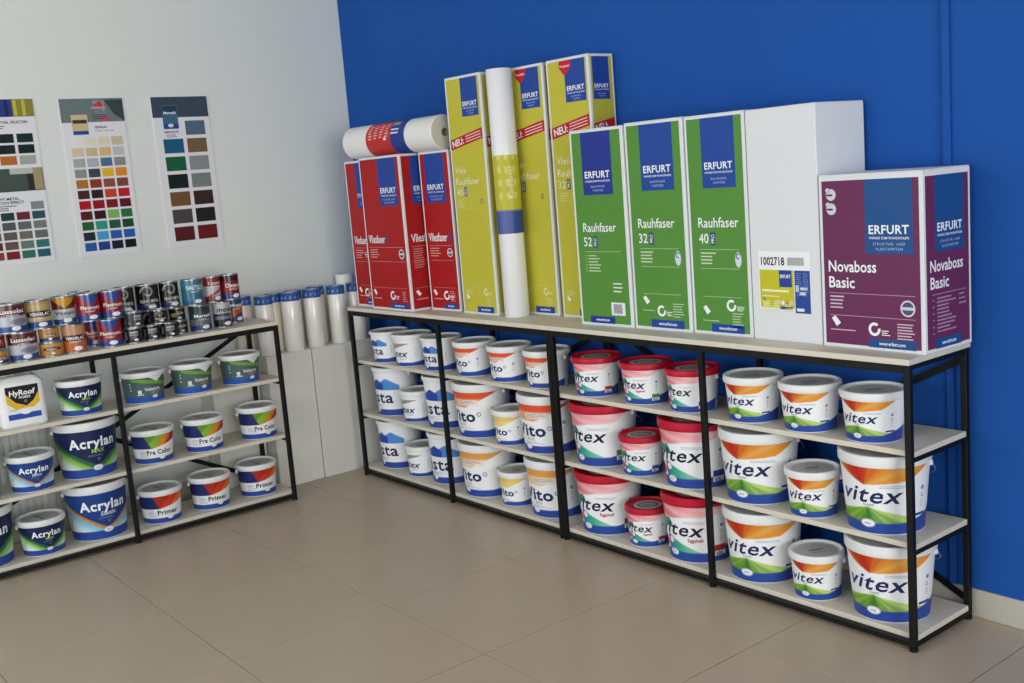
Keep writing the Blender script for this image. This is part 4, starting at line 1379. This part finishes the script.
def chart_right(pr, sw, w, h):
    pr.rect(0, h * .865, w, h, '#3f4a59', 1)
    pr.poly([(w * .17, h * .945), (w * .44, h * .945), (w * .44, h * .79), (w * .17, h * .79)], '#3f6b86', 2)
    pr.rect(w * .18, h * .89, w * .43, h * .94, '#22434f', 3)
    pr.rect(w * .17, h * .79, w * .44, h * .82, '#2d4a8f', 3)
    pr.disc(w * .30, h * .812, 0.014, 0.009, '#d9dee8', 4)
    pr.text('Martelé', w * .305, h * .888, 0.012, LW, 0.02, 0, 'C', width=w * .22, layer=4)
    pr.text('MARTELITE', w * .30, h * .762, 0.010, '#2c3038', 0.02, 0, 'C', width=w * .24)
    pr.lines(w * .20, h * .752, 2, w * .22, 0.004, 0.009, '#7c80a5')
    grid(sw, w * .10, w * .94, h * .852, h * .03, 2, [
        [None, '#566d80'], ['#1d5f80', '#75603f'], ['#17603f', '#8c8f92'], ['#15231f', '#7a8482'], ['#735330', '#382826'], ['#4a4745', '#212221'], ['#551c25', '#6a1a20']])

def chart_left(pr, sw, w, h):
    pr.rect(0, h * .895, w, h, '#273a86', 1)
    for i in range(9):
        pr.rect(w * (.02 + .105 * i), h * .90, w * (.06 + .105 * i), h * .995, '#1b2757' if i < 7 else '#c3b83a', 2)
    pr.rect(w * .74, h * .895, w, h, '#8a8540', 1.5)
    pr.text('HEAVY METAL SILICON', w * .90, h * .855, 0.012, '#22262c', 0.02, 0, 'R', width=w * .58)
    pr.lines(w * .34, h * .842, 2, w * .3, 0.004, 0.010, '#5a5e66')
    grid(sw, w * .02, w * .96, h * .80, h * .60, 4, [['#15181a', '#1a1d1f', '#14211f', '#16302b'], ['#2a2d2f', '#101413', '#13221f', '#142722'], ['#7a3f24', '#8f5a2c', '#b5692c', '#a3a6a3']])
    pr.rect(0, h * .445, w, h * .585, '#43524a', 1)
    pr.rect(w * .60, h * .55, w * .90, h * .585, '#b9bdb4', 2)
    pr.rect(w * .80, h * .45, w * .92, h * .55, '#2a2e2f', 2)
    pr.rect(w * .88, h * .45, w * .99, h * .585, '#a3946f', 3)
    pr.poly([(w * .06, h * .46), (w * .26, h * .46), (w * .26, h * .34), (w * .06, h * .34)], '#2c3f86', 3)
    pr.text('HEAVY METAL', w * .34, h * .395, 0.012, '#22262c', 0.02, 0, 'L', width=w * .33)
    pr.text('SILICON EFFECT', w * .34, h * .372, 0.012, '#22262c', 0.02, 0, 'L', width=w * .38)
    pr.lines(w * .34, h * .362, 3, w * .3, 0.004, 0.009, '#5a5e66')
    grid(sw, w * .02, w * .97, h * .385, h * .03, 5, [
        [None, None, None, None, '#83898a'], ['#55595a', '#3a4447', '#1c3f3c', '#6d2630', '#27505a'], ['#3f4547', '#2f3a3b', '#4f5759', '#5f6668', '#7a7d78'],
        ['#5a4640', '#6a6259', '#5f5a50', '#756b5c', '#686b69'], ['#6a3c30', '#5c2a26', '#6a5049', '#5f7d6f', '#2f7470'], ['#7f3b22', '#8a3f2a', '#7a1f1f', '#2f6f5c', '#1d6070']])

poster(-1.547, -1.249, 1.287, 2.031, chart_mid, 'colour chart with small multi-coloured swatches, middle of three charts')
poster(-1.110, -0.820, 1.287, 2.031, chart_right, 'colour chart with large two-column swatches, nearest the blue wall')
poster(-2.020, -1.662, 1.287, 2.035, chart_left, 'colour chart with dark swatches cut by the left photo edge')

# ------------------------------------------------------------------ wall socket and radiator behind the left rack
def wall_socket(y, z):
    root = empty('wall_socket', (0.0, y, z), R(90))
    tag(root, 'white double wall socket behind the left rack', 'socket')
    MB().cbox(-0.075, 0.075, -0.010, -0.0003, -0.040, 0.040, 0.003).build('plate', SOCKET, root)
    for s in (-1, 1):
        b = MB().lathe([(0.026, 0.0), (0.0245, 0.003), (0.022, 0.0035), (0.0215, 0.001), (0, 0.001)], 28)
        b.v = [(x + s * 0.036, -0.0101 - z_, y_) for x, y_, z_ in b.v]
        c = b.build('outlet', SOCKET, root, 30)
        for t in (-1, 1):
            q = MB().lathe([(0.0032, 0.0), (0.0032, 0.0016), (0, 0.0016)], 10)
            q.v = [(x + s * 0.036 + t * 0.0095, -0.0102 - z_, y_) for x, y_, z_ in q.v]
            q.build('pin_hole', DARK, c)
wall_socket(-0.862, 0.405)

def radiator():
    root = empty('radiator', (0.0, -2.13, 0.12), R(90))
    tag(root, 'grey-white ribbed panel radiator behind the left rack', 'radiator')
    W, H = 0.72, 0.47
    MB().cbox(-W / 2, W / 2, -0.10, -0.030, 0.0, H, 0.006).build('panel', RADI, root)
    n = 22
    for i in range(n):
        x = -W / 2 + W * (i + 0.5) / n
        MB().cbox(x - 0.011, x + 0.011, -0.1065, -0.0995, 0.02, H - 0.02, 0.003).build('rib', RADI, root)
    for x in (-0.25, 0.25):
        MB().box(x - 0.015, x + 0.015, -0.031, -0.0005, 0.05, H - 0.05).build('bracket', RADI, root)
radiator()
